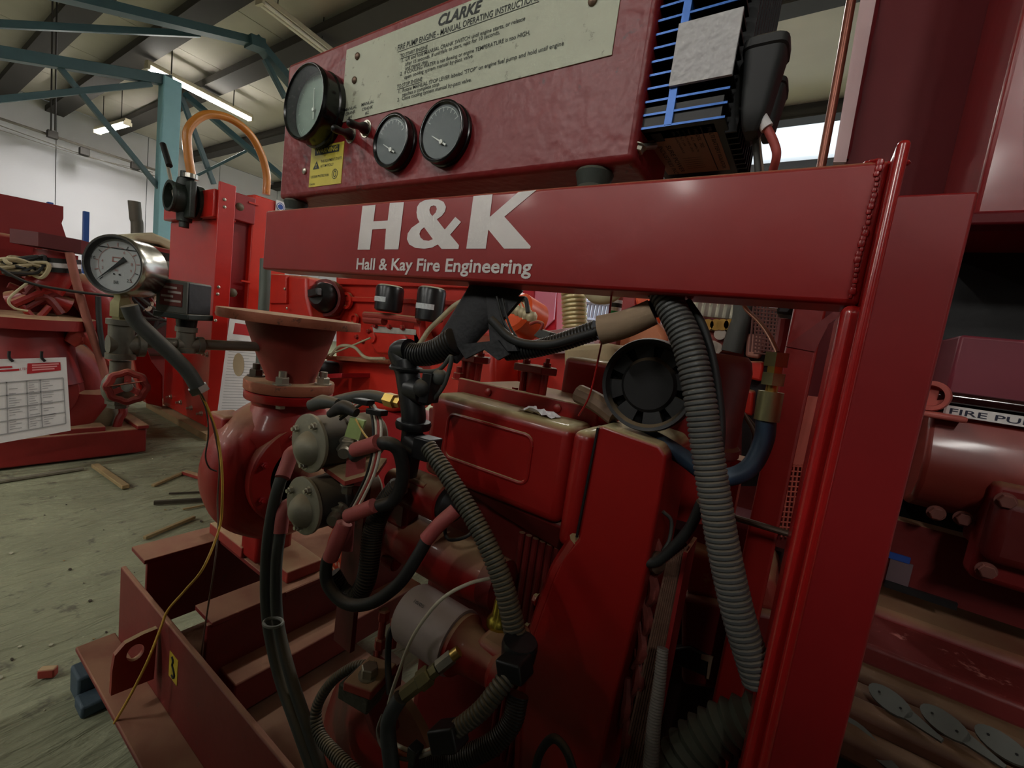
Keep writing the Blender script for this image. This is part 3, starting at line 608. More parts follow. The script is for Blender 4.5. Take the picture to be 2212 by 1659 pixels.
vs, fs = flatcurve([[(p.y, p.z) for p in lug], [(PX(*c6(552, 945), lx).y + .0150 * math.cos(a), PX(*c6(552, 945), lx).z + .0185 * math.sin(a)) for a in [2 * math.pi * i / 24 for i in range(24)]]])
m = M().add([(lx, v.x, v.y) for v in vs], fs).add([(lx - .012, v.x, v.y) for v in vs], [f[::-1] for f in fs])
hp = [Vector((lx, PX(*c6(552, 945), lx).y + .0150 * math.cos(a), PX(*c6(552, 945), lx).z + .0185 * math.sin(a))) for a in [2 * math.pi * i / 24 for i in range(24)]]
m.rings([[p for p in hp], [p - UX * .012 for p in hp]], caps=False); m.rings([lug, [p - UX * .012 for p in lug]], caps=False)
part('lifting_lug', m, RED_D, sk, label='red lifting lug with a round hole')
yl = .3545; ql = [P(*c6(*q), yl) for q in ((765, 950), (820, 985), (805, 1140), (758, 1090))]
sx0, sx1 = (ql[0].x + ql[3].x) / 2, (ql[1].x + ql[2].x) / 2; sz0, sz1 = (ql[3].z + ql[2].z) / 2, (ql[0].z + ql[1].z) / 2
lb = part('lifting_sticker', M().box(sx0, sx1, yl - .0005, yl + .001, sz0, sz1), mat('yellow_sticker', (196, 172, 50), .5), sk, label='yellow lifting hook sticker')
hk = [(.35, .92), (.5, .8), (.42, .62), (.62, .45), (.72, .3), (.6, .16), (.42, .2)]
part('hook_symbol', M().tube([Vector((sx0 + (sx1 - sx0) * u, yl - .0008, sz0 + (sz1 - sz0) * v)) for u, v in hk], .0024, 6), INKK, lb)
# ================================================================== front pump
pc = Vector((-1.10, .625, .625))
pp = thing('end_suction_pump', 'red end suction pump with round volute under the rusty reducer', 'pump', (pc.x, pc.y, .333))
R = []
def volute(c, Rm, tw, grow, n=64):
    rr = []
    for i in range(n):
        a = 2 * math.pi * i / n; e = (1 + grow * ((a / (2 * math.pi))))
        d = Vector((0, math.cos(a), math.sin(a))); cc = c + d * Rm; pr = []
        for j in range(14):
            b = 2 * math.pi * j / 14; pr.append(cc + d * (math.cos(b) * tw * e) + UX * (math.sin(b) * tw * e * 1.05))
        rr.append(pr)
    return M().rings(rr, closed=True)
part('volute', volute(pc, .125, .062, .25), RED_D, pp)
part('back_cover', M().lathe(pc - UX * .05, UX, [(0, .14), (.085, .14), (.09, .132), (.10, .10), (.10, .07), (.06, .065), (.06, .0005)], 48), RED_D, pp)
part('cover_ring', M().lathe(pc + UX * .062, UX, [(0, .132), (.032, .132), (.036, .128), (.036, .085), (.0, .08)], 56), RED_D, pp)
for i in range(8):
    a = 2 * math.pi * (i + .5) / 8; part('cover_bolt', M().bolt(pc + UX * .098 + Vector((0, math.cos(a), math.sin(a))) * .112, UX, .008, shank=.006), RED, pp)
part('shaft', M().cyl(pc, pc + UX * .34, .03, n=20), REDDARK, pp)
dc = PX(626, 851, -1.08)
R = [[Vector((dc.x + .72 * rr * math.cos(a), dc.y + rr * math.sin(a), zz_)) for a in [2 * math.pi * k / 40 for k in range(40)]] for zz_, rr in ((pc.z + .06, .12), (pc.z + .10, .125), (dc.z - .075, .115), (dc.z - .045, .098), (dc.z - .025, .088), (dc.z - .008, .092))]
part('discharge_neck', M().rings(R), RED_D, pp)
part('priming_boss', M().box(-1.18, -1.10, .47, .53, .66, .765), RED_D, pp, bevel=.008)
rf = rad(dc, 172)
zf = dc.z
part('discharge_flange', M().lathe((dc.x, dc.y, zf - .012), UP, [(0, rf * .98), (.003, rf), (.019, rf), (.021, rf * .98)], 56), RED, pp)
part('foot', M().box(-1.39, -1.19, .575, .70, .334, .366), RED_F, pp, bevel=.003); part('foot_web', M().box(-1.21, -1.12, .58, .68, .34, .50), RED_D, pp, bevel=.01)
part('foot', M().box(-1.19, -1.0, .60, .70, .334, .366), RED_F, pp, bevel=.003)
gd = thing('coupling_guard', 'orange red perforated coupling guard below the two solenoids', 'guard', (-.80, .60, .334))
GDM = mat('perforated_guard', (196, 66, 40), .5, var=.1, dust=.4)
m = M(); GC = PX(745, 1185, -.84)
def gp(i, j):
    aa = math.radians(78 + 13 * i); return Vector((-.90 + j * .0135, GC.y + .11 + math.cos(aa) * .115, GC.z - .03 + math.sin(aa) * .115))
for i in range(12):
    for j in range(9):
        q = [gp(i, j), gp(i + .5, j), gp(i + 1, j), gp(i + 1, j + .5), gp(i + 1, j + 1), gp(i + .5, j + 1), gp(i, j + 1), gp(i, j + .5)]; ctr = (q[0] + q[4]) / 2; h = [ctr + (p - ctr) * (.66 if k % 2 else .47) for k, p in enumerate(q)]
        m.add(q + h, [(k, (k + 1) % 8, 8 + (k + 1) % 8, 8 + k) for k in range(8)])
part('perforated_sheet', m, GDM, gd)
for jj in (0, 9): part('guard_rim', M().tube([gp(i, jj) for i in range(13)], .0035, 8, 3), GDM, gd)
part('guard_foot', M().box(-.90, -.78, gp(12, 0).y - .004, gp(12, 0).y + .004, .334, gp(12, 0).z), GDM, gd)
# ================================================================== taper reducer
rc = thing('taper_reducer', 'rusty red conical reducer with wide top flange on the pump', 'pipe reducer', (dc.x, dc.y, zf + .012))
bf = PX(626, 828, -1.08); r2 = rad(bf, 176); zb = zf + .0115
part('lower_flange', M().lathe((dc.x, dc.y, zb), UP, [(0, r2 * .985), (.003, r2), (.022, r2), (.025, r2 * .985), (.025, r2 * .5)], 56), RUST, rc)
tf = PX(633, 690, -1.08); rt = rad(tf, 278); zt = tf.z
part('upper_flange', M().lathe((tf.x, tf.y, zt - .011), UP, [(0, rt * .6), (0, rt * .995), (.002, rt), (.019, rt), (.021, rt * .995), (.021, rt * .55)], 64), RUST, rc)
rb_, rtp = rad(bf, 96), rad(tf, 176); R = []
CONE = mat('primer_red_cone', (134, 46, 38), .6, var=.15, bump=.1, dust=.3)
for t in (0, .06, .5, .94, 1.0):
    s = t if 0 < t < 1 else t; rr = rb_ + (rtp - rb_) * min(1, max(0, (s - .05) / .8))
    R.append([Vector((dc.x + (tf.x - dc.x) * s + rr * math.cos(a), dc.y + (tf.y - dc.y) * s + rr * math.sin(a), zb + .024 + (zt - .011 - zb - .024) * s)) for a in [2 * math.pi * k / 48 for k in range(48)]])
part('cone', M().rings(R), CONE, rc)
for an_g, dk in ((-138, 1), (-42, 0), (33, 0), (110, 0)):
    p = Vector((dc.x + r2 * .80 * math.cos(math.radians(an_g)), dc.y + r2 * .80 * math.sin(math.radians(an_g)), zb + .0255))
    part('flange_bolt', M().bolt(p, UP, .0165, .018, shank=.014), mat('dark_bolt', (80, 72, 62), .5, .6) if dk else ZINC, rc)
    part('bolt_head', M().bolt((p.x, p.y, zf - .012), (0, 0, -1), .0115, .010), ZINC, rc)
# ================================================================== pressure gauge line
XG = -1.08
ga = PX(262, 730, XG); yt2 = PX(401, 742, XG).y; zp = PX(420, 745, XG).z
ln = thing('gauge_pipework', 'grey galvanised pipe tees leading from the reducer to the pressure gauge', 'pipework', (XG, (ga.y + .53) / 2, zp))
rp = rad(ga, 26)
part('branch_pipe', M().cyl((XG, ga.y, zp), (XG, dc.y - rb_ * 1.0, zp + .003), rp * .98, n=20), GALV, ln)
def tee(yc, zc, r, nm, up=.05, down=.04):
    m = M().lathe((XG, yc, zc - down), UP, [(0, r * 1.18), (.010, r * 1.18), (.011, r), (down + up - .011, r), (down + up - .010, r * 1.18), (down + up, r * 1.18)], 28)
    m.lathe((XG, yc - r, zc), (0, 1, 0), [(0, r * .9), (r * 2.2, r * .95), (r * 2.25, r * 1.12), (r * 2.25 + .010, r * 1.12)], 28)
    return part(nm, m, GALV, ln)
zt0 = PX(262, 745, XG).z
tee(ga.y, zt0, rad(ga, 44), 'gauge_tee', up=PX(262, 690, XG).z - zt0, down=zt0 - PX(262, 775, XG).z)
t2 = PX(401, 745, XG); tee(t2.y, t2.z, rad(t2, 34), 'switch_tee', up=PX(400, 706, XG).z - t2.z, down=.016)
part('hex_adapter', M().lathe(PX(264, 692, XG), UP, [(0, rad(ga, 34)), (.006, rad(ga, 34)), (.0065, rad(ga, 42)), (PX(264, 656, XG).z - PX(264, 692, XG).z, rad(ga, 42)), (PX(264, 645, XG).z - PX(264, 692, XG).z, rad(ga, 30)), (PX(264, 625, XG).z - PX(264, 692, XG).z, rad(ga, 30))], 6), OLIVE, ln)
part('drop_pipe', M().cyl((XG, ga.y, PX(258, 780, XG).z), (XG, ga.y, PX(258, 850, XG).z), rad(ga, 36), n=20), GALV, ln)
# gate valve with hand wheel
hv = thing('gate_valve', 'small valve with red five-lobed hand wheel under the pressure gauge', 'valve', PX(258, 860, XG))
part('valve_body', M().ball(PX(256, 838, XG), rad(ga, 60), 16, (1, 1, 1.25)), GALV, hv); part('bottom_union', M().lathe(PX(256, 858, XG), (0, 0, -1), [(0, rad(ga, 46)), (.012, rad(ga, 46)), (.013, rad(ga, 38)), (.02, rad(ga, 38))], 6), GALV, hv)
hw = PX(275, 836, XG + .04); wn_ = Vector((.93, -.33, .12)).normalized(); u, v = frame_of(wn_); rw = rad(hw, 62); WH = mat('hand_wheel_red', (184, 66, 58), .5, var=.12, dust=.4)
part('hand_wheel', M().rings([[hw + (u * math.cos(a) + v * math.sin(a)) * (rw * (1 + .05 * math.cos(8 * a)) + .0065 * math.cos(b)) + wn_ * .006 * math.sin(b) for b in [2 * math.pi * k / 8 for k in range(8)]] for a in [2 * math.pi * i / 40 for i in range(64)]], closed=True), WH, hv)
for i in range(3):
    a = 2 * math.pi * i / 3 + .5; part('spoke', M().bar(hw, hw + (u * math.cos(a) + v * math.sin(a)) * rw, .010, .005, up=wn_), WH, hv)
part('hub_nut', M().lathe(hw - wn_ * .006, wn_, [(0, rw * .32), (.010, rw * .32), (.010, rw * .2), (.016, rw * .2)], 20), ZINC, hv)
part('stem', M().cyl(PX(258, 838, XG), hw, .007, n=12), BRASS, hv)
# pressure gauge
gz = PX(243, 571, XG + .02); gn = Vector((.60, -.80, .02)).normalized(); gr = rad(gz, 130)
pg = thing('pressure_gauge', 'round steel pressure gauge with white dial on the galvanised pipe', 'pressure gauge', PX(264, 640, XG))
part('case', M().lathe(gz, -gn, [(.0002, gr * .92), (0, gr * .97), (.004, gr), (.010, gr), (.0105, gr * .975), (.062, gr * .975), (.068, gr * .90), (.068, .0005)], 56, caps=False), STEEL, pg)
part('inner_rim', M().lathe(gz - gn * .012, gn, [(0, gr * .93), (.012, gr * .93), (.012, gr * .90), (.001, gr * .86)], 56, caps=False), mat('dark_rim', (50, 50, 50), .4), pg)
fc = gz - gn * .0105
df = part('dial_face', M().lathe(fc, gn, [(0, gr * .9), (.0005, gr * .9), (.0006, .0003)], 56), mat('dial_white', (206, 202, 204), .5, var=.02), pg)
gu = UP.cross(gn).normalized(); gv = gn.cross(gu)
def gp_(x, y, l=.0012): return fc + gn * l + (gu * x + gv * y) * gr
m = M(); mr_ = M()
for i in range(11):
    a = math.radians(225 - 27 * i); line(m if i % 3 == 0 else mr_, gp_(math.cos(a) * .62, math.sin(a) * .62), gp_(math.cos(a) * .74, math.sin(a) * .74), .0013, gn)
for i in range(30):
    a, b = math.radians(225 - 9 * i), math.radians(225 - 9 * i - 9); line(mr_, gp_(math.cos(a) * .6, math.sin(a) * .6), gp_(math.cos(b) * .6, math.sin(b) * .6), .0007, gn)
text(m, 'BAR', gp_(-.08, -.62), gp_(.08, -.62), gv * .006, (0, 0, 0)); text(m, '2.5', gp_(.34, -.52), gp_(.5, -.52), gv * .006, (0, 0, 0)); text(m, '10', gp_(-.82, .1), gp_(-.7, .1), gv * .006, (0, 0, 0))
for x in (-.08, .1): m.lathe(gp_(x, -.3), gn, [(0, .0016), (.0003, .0016)], 10)
line(m, gp_(-.62, .55), gp_(.62, .55), .0016, gn)
part('dial_print', m, INKK, df)
for q in ((-.16, .10, .20, .125), (-.16, .24, .20, .265), (-.16, .1, -.12, .265)): mr_.add([gp_(q[0], q[1]), gp_(q[2], q[1]), gp_(q[2], q[3]), gp_(q[0], q[3])], [(0, 1, 2, 3)])
for a_, s_ in ((198, '2'), (171, '4'), (63, '6'), (9, '8'), (-18, '9')):
    x_, y_ = math.cos(math.radians(a_)) * .48, math.sin(math.radians(a_)) * .48; text(mr_, s_, gp_(x_ - .03, y_ - .03), gp_(x_ + .03, y_ - .03), gv * .005, (0, 0, 0))
text(mr_, 'bar', gp_(-.06, -.2), gp_(.06, -.2), gv * .005, (0, 0, 0))
part('dial_scale', mr_, mat('faded_red_print', (190, 120, 112), .6), df)
a = math.radians(222); d2 = Vector((math.cos(a), math.sin(a))); s2 = Vector((-d2.y, d2.x))
part('needle', M().prism([gp_(*(d2 * .82), .002), gp_(*(s2 * .04), .002), gp_(*(d2 * -.12 + s2 * .05), .002), gp_(*(d2 * -.36 + s2 * .08), .002), gp_(*(d2 * -.36 - s2 * .08), .002), gp_(*(d2 * -.12 - s2 * .05), .002), gp_(*(s2 * -.04), .002)], gn * .001), INKK, pg)
part('glass', M().lathe(gz - gn * .004, gn, [(0, gr * .93), (.001, gr * .93)], 48), GLASS, pg)
part('neck', M().cyl(gz - gn * .03 - UP * gr * .9, PX(264, 640, XG), .011, n=14), ZINC, pg)
# pressure switch
ps = thing('pressure_switch', 'black and grey pressure switch box with red label beside the gauge', 'pressure switch', PX(400, 706, XG))
q = PX(400, 650, XG); ang = math.radians(38); fx = Vector((math.cos(ang), math.sin(ang), 0)); fy = Vector((-math.sin(ang), math.cos(ang), 0))
zt_, zb2 = PX(400, 608, XG).z, PX(400, 678, XG).z; hh = (zt_ - zb2) / 2; zc = (zt_ + zb2) / 2
part('box_body', M().obox((q.x, q.y, zc), fx * .030, fy * .038, UP * hh), mat('switch_black', (34, 36, 38), .55, bump=.2, dust=.4), ps, bevel=.004)
part('label_panel', M().obox(Vector((q.x, q.y, zc)) - fy * .0385 + fx * .0, fx * .029, fy * .002, UP * hh * .95), mat('switch_grey', (104, 106, 98), .5, dust=.3), ps, bevel=.001)
lb = part('label', M().obox(Vector((q.x, q.y, zc)) - fy * .0412 + UP * hh * .1, fx * .021, fy * .0006, UP * hh * .66), mat('label_maroon', (120, 58, 52), .6, var=.25, vs=200), ps, label='red and white maker label')
m = M(); o = Vector((q.x, q.y, zc)) - fy * .0422 + UP * hh * .1
for i, (a_, b_) in enumerate(((-.9, .5), (-.3, .9), (-.9, .2), (-.6, .9))):
    z = hh * (.42 - .26 * i); m.add([o + fx * .021 * a_ + UP * (z - .0022), o + fx * .021 * b_ + UP * (z - .0022), o + fx * .021 * b_ + UP * (z + .0022), o + fx * .021 * a_ + UP * (z + .0022)], [(0, 1, 2, 3)])
part('label_print', m, mat('label_white', (206, 196, 188), .6), lb)
part('base_flange', M().obox((q.x, q.y, zb2 - .004), fx * .034, fy * .041, UP * .006), mat('switch_dark_green', (52, 60, 56), .55, dust=.3), ps, bevel=.002)
part('stem', M().lathe((XG, t2.y, t2.z + .02), UP, [(0, .012), (.012, .012), (.013, .017), (zb2 - .01 - t2.z - .02, .019)], 18), BLACK, ps)
# grey conduit with ferrule and loose wires
cg = PX(283, 672, XG + .03)
c_ = [PX(279, 660, XG + .05), PX(294, 692, XG + .05), PX(330, 728, XG + .06), PX(370, 765, XG + .07), PX(405, 802, XG + .08), PX(428, 838, XG + .085)]
cd = thing('flexible_conduit', 'smooth grey conduit curving down from the gauge to a metal ferrule', 'conduit', c_[-1])
part('sleeve', M().tube(c_, rad(c_[2], 31), 16, 10), RUBG, cd)
dd = (c_[-1] - c_[-2]).normalized(); part('ferrule', M().lathe(c_[-1] - dd * .004, dd, [(0, rad(c_[-1], 40)), (.013, rad(c_[-1], 40)), (.015, rad(c_[-1], 30))], 6), STEEL, cd)
XW = c_[-1].x
wy = [c_[-1], PX(450, 885, XW), PX(470, 945, XW), PX(479, 1010, XW + .02), PX(480, 1080, XW + .03), PX(474, 1140, XW + .03), P(440, 1225, .375), P(400, 1275, .358), P(363, 1318, .353), P(346, 1360, .34), P(318, 1430, .315), P(280, 1505, .292), P(247, 1562, .281)]
solo('loose_wire', M().tube(wy, .0026, 8, 10), mat('yellow_green_wire', (204, 160, 60), .5, var=.15, vs=40), 'loose yellow wire hanging from the conduit across the skid edge', 'wire')
solo('loose_wire', M().tube([c_[-1] + UX * .003, PX(448, 880, XW), PX(464, 935, XW), PX(474, 1000, XW), PX(470, 1080, XW), PX(471, 1150, XW + .03), P(462, 1230, .40), P(448, 1320, .40), P(438, 1390, .395), P(434, 1440, .39)], .0019, 8, 10), mat('brown_wire', (96, 74, 60), .5), 'loose brown wire hanging straight down behind the skid edge', 'wire')
solo('loose_wire', M().tube([c_[-1] - UX * .003, PX(446, 890, XW), PX(450, 940, XW), PX(444, 985, XW), PX(452, 1010, XW), PX(468, 1018, XW)], .0016, 8, 10), mat('dark_wire', (60, 52, 44), .5), 'loose dark wire looping beside the pump volute', 'wire')
# ================================================================== diesel engine
YC, YH = .475, .452
en = thing('diesel_engine', 'red four cylinder diesel engine with dusty valve cover', 'engine', (-.35, .60, .13))
z1 = P(945, 850, YC).z; x0 = P(925, 900, YC).x; x1 = P(1226, 1000, YC).x; z0 = P(1204, 1140, YC).z
EN = mat('engine_red_paint', (138, 18, 15), 0.38, bump=0.10, bs=45, var=0.10, dust=1.15, dcol=(170, 156, 112), coat=0.15)
part('valve_cover', M().box(x0, x1, YC, YC + .072, z0, z1), EN, en, bevel=.013, seg=4)
pd = [P(972, 893, YC), P(1160, 945, YC), P(1128, 1052, YC), P(958, 978, YC)]
pdx = [(pd[0].x + pd[3].x) / 2, (pd[1].x + pd[2].x) / 2]; pdz = [(pd[2].z + pd[3].z) / 2, (pd[0].z + pd[1].z) / 2]
rr_ = .012; cp = []
for cx_c, cz_c, a0_ in ((pdx[1] - rr_, pdz[1] - rr_, 0), (pdx[0] + rr_, pdz[1] - rr_, 90), (pdx[0] + rr_, pdz[0] + rr_, 180), (pdx[1] - rr_, pdz[0] + rr_, 270)):
    for k in range(5): cp.append(Vector((cx_c + rr_ * math.cos(math.radians(a0_ + 22.5 * k)), YC + .0005, cz_c + rr_ * math.sin(math.radians(a0_ + 22.5 * k)))))
part('cover_rib', M().tube(cp + [cp[0]], .0028, 8, 1, smooth=False), EN, en)
part('cover_lip', M().box(x0 - .006, x1 + .002, YC + .066, YC + .074, z1 - .012, z1 + .020), EN, en, bevel=.002)
for px, py in ((1055, 846), (1205, 877)):
    q = P(px, py, YC + .066); part('lip_screw', M().pan((q.x, YC + .066, z1 + .008), NY, .0062), RED_D, en)
xi = P(1268, 1030, YC).x
part('head_end_casting', M().box(x1 + .0015, xi, YC - .004, YC + .072, z0 - .02, z1), EN, en, bevel=.011, seg=4)
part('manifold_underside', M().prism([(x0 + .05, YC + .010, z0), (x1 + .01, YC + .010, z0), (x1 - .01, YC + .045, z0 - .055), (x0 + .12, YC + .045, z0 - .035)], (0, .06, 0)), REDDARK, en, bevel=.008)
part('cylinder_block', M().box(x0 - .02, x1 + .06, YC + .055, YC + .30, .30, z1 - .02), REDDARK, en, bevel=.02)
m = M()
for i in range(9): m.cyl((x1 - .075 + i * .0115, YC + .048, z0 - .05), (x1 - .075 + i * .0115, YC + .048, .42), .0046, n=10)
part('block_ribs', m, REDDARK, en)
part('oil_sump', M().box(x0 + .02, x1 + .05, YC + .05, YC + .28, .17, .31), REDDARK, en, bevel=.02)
# timing gear housing, a casting with a bulged lower half
hp = [(1300, 918), (1425, 962), (1440, 985), (1424, 1090), (1398, 1230), (1368, 1360), (1330, 1500), (1296, 1659), (1262, 1800), (1060, 1800), (1122, 1659), (1128, 1500), (1150, 1372), (1192, 1255), (1212, 1205), (1247, 1165), (1268, 1050), (1288, 925)]
hv_ = [P(*q, YH) for q in hp]
part('timing_housing', M().prism(hv_, (0, .115, 0)), EN, en, bevel=.010, seg=4)
rm = [(1250, 1168), (1215, 1222), (1197, 1265), (1158, 1380), (1138, 1500), (1130, 1659)]
part('housing_flange', M().tube([P(*q, YH + .012) for q in rm], .012, 10), EN, en)
for q in ((1172, 1298), (1152, 1362), (1143, 1432), (1136, 1500)):
    p = P(q[0] - 6, q[1], YH + .012); part('flange_bolt', M().bolt(p - UX * .003, (-1, 0, 0), .0062, .006), EN, en)
part('seam_strip', M().bar(P(1292, 924, YH - .001), P(1246, 1160, YH - .001), .0022, .003, up=(0, 1, 0)), BLACK, en)
for i in range(3):
    zz_ = z1 + .002; xx = -.30 + i * .08
# injector brackets behind the cover
for px, py, w_, lab in ((1028, 768, 70, 'left'), (1164, 790, 92, 'right')):
    q = P(px, py, .615); hw_ = rad(q, w_); m = M().prism([q + Vector((-hw_, -.022, 0)), q + Vector((hw_ * .6, -.024, 0)), q + Vector((hw_, 0, 0)), q + Vector((hw_ * .6, .022, 0)), q + Vector((-hw_ * .7, .022, 0))], (0, 0, -.012))
    b = part('injector_bracket', m, EN, en, bevel=.002)
    for s in (-.62, .5): part('bracket_leg', M().cyl(q + Vector((hw_ * s, -.006, -.010)), q + Vector((hw_ * s, -.006, -.075)), .006, n=10), RED_D, b); part('bracket_bolt', M().bolt(q + Vector((hw_ * s, -.004, 0)), UP, .0062, .007, shank=.007), RED_D, b)
    part('injector_body', M().lathe(q - UP * .012, (0, 0, -1), [(0, hw_ * .5), (.055, hw_ * .42), (.065, hw_ * .2)], 20), RED_D, b)
for px, py in ((1110, 868), (990, 822)):
    q = P(px, py - 10, .585); part('head_nut', M().bolt(q - UP * .006, UP, .009, .012, shank=.01), RED_D, en)
part('cylinder_head', M().box(x0 - .01, x1 + .05, .575, .72, z1 - .03, z1 + .012), RED_D, en, bevel=.006)
part('head_cover', M().box(P(1215, 800, .70).x, P(1330, 800, .70).x, .70, .78, z1 - .02, P(1260, 775, .70).z), EN, en, bevel=.01, seg=3)
# crumpled white tape on the cover
m = M(); q = P(1163, 888, YC + .03); nn = 9
for j in range(nn):
    for i in range(nn): m.v.append((q.x + (i / (nn - 1) - .5) * .055 + random.uniform(-.002, .002), YC + .016 + j / (nn - 1) * .028 + random.uniform(-.002, .002), z1 + .001 + abs(random.gauss(0, .004)) * (1 if 0 < i < nn - 1 else .2)))
for j in range(nn - 1):
    for i in range(nn - 1):
        if (i, j) not in ((0, 0), (nn - 2, 0), (0, nn - 2), (1, 0)): m.f.append((j * nn + i, j * nn + i + 1, (j + 1) * nn + i + 1, (j + 1) * nn + i))
solo('torn_tape', m, PAPER, 'crumpled scrap of white tape on top of the valve cover', 'tape', angle=5)
# ribbed core and torn edge at the right of the housing
rk = thing('cracked_radiator_edge', 'brown ribbed core edge with torn sealing strip right of the housing', 'radiator core', P(1400, 1620, .47))
CORE = mat('ribbed_core', (104, 74, 58), .8, var=.3, vs=80, bump=.4, bs=160)
for i in range(9):
    a, b = P(1484 - i * 5, 1182 + i * 4, .485 - i * .001), P(1392 - i * 6, 1659, .485 - i * .001)
    part('core_rib', M().bar(a, b, .0022, .012, up=(0, 1, 0)), CORE, rk)
part('core_side', M().bar(P(1492, 1176, .50), P(1398, 1665, .50), .004, .05, up=(0, 1, 0)), RED_M, rk)
SEAL = mat('torn_painted_seal', (120, 52, 44), .7, var=.4, vs=60, bump=.5, bs=90, wear=.4, wcol=(56, 40, 34))
for i in range(7):
    t = i / 7; a = P(1412 - t * 70 + random.uniform(-6, 6), 1150 + t * 440, YH + .03); b = P(1400 - t * 78 + random.uniform(-10, 10), 1255 + t * 440, YH + .028); c = (a + b) / 2 + Vector((random.uniform(.004, .012), -.006, 0))
    part('torn_seal', M().tube([a, c, b], [.0035, .007, .002], 7), SEAL, rk)
part('hose_clip', M().lathe(P(1402, 1210, YH + .02), Vector((1, -.4, .3)), [(0, .010), (.012, .012), (.016, .008)], 12), mat('dirty_clip', (92, 74, 60), .6, .4), rk)
# ================================================================== starter motor
YS = .452
sm = thing('starter_motor', 'red starter motor with solenoid below the harness conduit', 'starter motor', P(940, 1230, YS))
a, b = P(842, 1150, YS), P(1062, 1235, YS); zc = (a.z + b.z) / 2; rs = rad((a + b) / 2, 112)
A_, B_ = Vector((a.x, YS, zc)), Vector((b.x, YS, zc)); Ls = B_.x - A_.x
part('body', M().lathe(A_, UX, [(0, rs * .75), (.006, rs * .95), (Ls * .25, rs * 1.0), (Ls * .3, rs * 1.02), (Ls * .86, rs * 1.02), (Ls * .88, rs * .96), (Ls, rs * .92)], 36), RED_D, sm)
part('nose_housing', M().lathe(A_ - UX * .02, UX, [(0, rs * 1.15), (.022, rs * 1.2), (.05, rs * .95)], 28), RED_D, sm)
part('end_cap', M().lathe(B_, UX, [(0, rs * .92), (.02, rs * .88), (.024, rs * .6)], 28), REDDARK, sm)
sa, sb = P(882, 1055, YS - .02), P(984, 1092, YS - .02); zs_ = (sa.z + sb.z) / 2; r_s = rad(sa, 84)
so = part('start_solenoid', M().lathe((sa.x, YS - .02, zs_), UX, [(0, r_s * .8), (.004, r_s), (sb.x - sa.x - .016, r_s), (sb.x - sa.x - .014, r_s * .9)], 32), RED_D, sm)
part('solenoid_cap', M().lathe((sb.x - .016, YS - .02, zs_), UX, [(0, r_s * .88), (.010, r_s * .92), (.018, r_s * .7), (.026, r_s * .35)], 28), BLACK, so)
part('plunger_housing', M().lathe((sa.x - .035, YS - .02, zs_ + .002), UX, [(0, r_s * .55), (.014, r_s * .62), (.036, r_s * .75)], 20), RED_D, so)
part('fixing_lug', M().box(sa.x - .03, sa.x + .01, YS - .03, YS + .0, zc + rs * .6, zs_ + .01), RED_D, sm, bevel=.006)
for q in ((888, 1040), (868, 1072)): p = P(*q, YS - .035); part('housing_screw', M().cyl(p, p + UX * .03, .0065, n=12), RED_D, sm)
part('lower_lug', M().lathe(A_ + Vector((.012, -.012, -rs * 1.15)), UX, [(0, .012), (.022, .012)], 16), RED_D, sm)
# ================================================================== oil filter and adapter
YF = .36
of = thing('oil_filter', 'pale grey spin-on oil filter on a red adapter', 'oil filter', P(930, 1420, YF))
fa, fb = P(886, 1328, YF), P(990, 1376, YF); rf_ = rad((fa + fb) / 2, 128); zf_ = (fa.z + fb.z) / 2; Lf = fb.x - fa.x
CAN = mat('pale_grey_can', (150, 134, 130), .5, var=.08, dust=.2)
part('can', M().lathe((fa.x, YF, zf_), UX, [(0, rf_ * .7), (.001, rf_ * .9), (.006, rf_), (Lf - .003, rf_), (Lf - .001, rf_ * 1.03), (Lf + .002, rf_ * 1.03), (Lf + .003, rf_ * .9)], 40), CAN, of)
ad = part('adapter', M().lathe((fb.x + .003, YF, zf_), UX, [(0, rf_ * .95), (.005, rf_ * .96), (.010, rf_ * .78), (.024, rf_ * .66), (.05, rf_ * .60), (.056, rf_ * .72), (.064, rf_ * .7)], 36), RED_D, of)
part('adapter_boss', M().box(fb.x + .028, fb.x + .066, YF - .01, YF + .05, zf_ - .01, zf_ + rf_ * .75), RED_D, of, bevel=.008)
m = M(); text(m, '10/05', Vector((fa.x + .02, YF - rf_ * .55, zf_ + rf_ * .86)), Vector((fa.x + .035, YF - rf_ * .55, zf_ + rf_ * .86)), Vector((0, .003, .002)), (0, 0, 0), 0)
part('pen_mark', m, INK, of)
# brass breather
q = P(1078, 1350, .385); bz_ = rad(q, 58)
fbk = thing('brass_breather', 'shiny brass bell shaped breather behind the thick harness conduit', 'breather', q)
part('bell', M().lathe(q, UP, [(0, bz_ * .95), (.003, bz_), (.006, bz_ * .93), (.009, bz_ * .8), (.013, bz_ * .64), (.030, bz_ * .56), (.036, bz_ * .44), (.040, bz_ * .2)], 32), mat('shiny_brass', (196, 176, 70), .25, .95, var=.06), fbk)
part('stem', M().lathe(q, (0, 0, -1), [(0, .007), (.008, .007), (.008, .0095), (.03, .0095)], 6), ZINC, fbk)
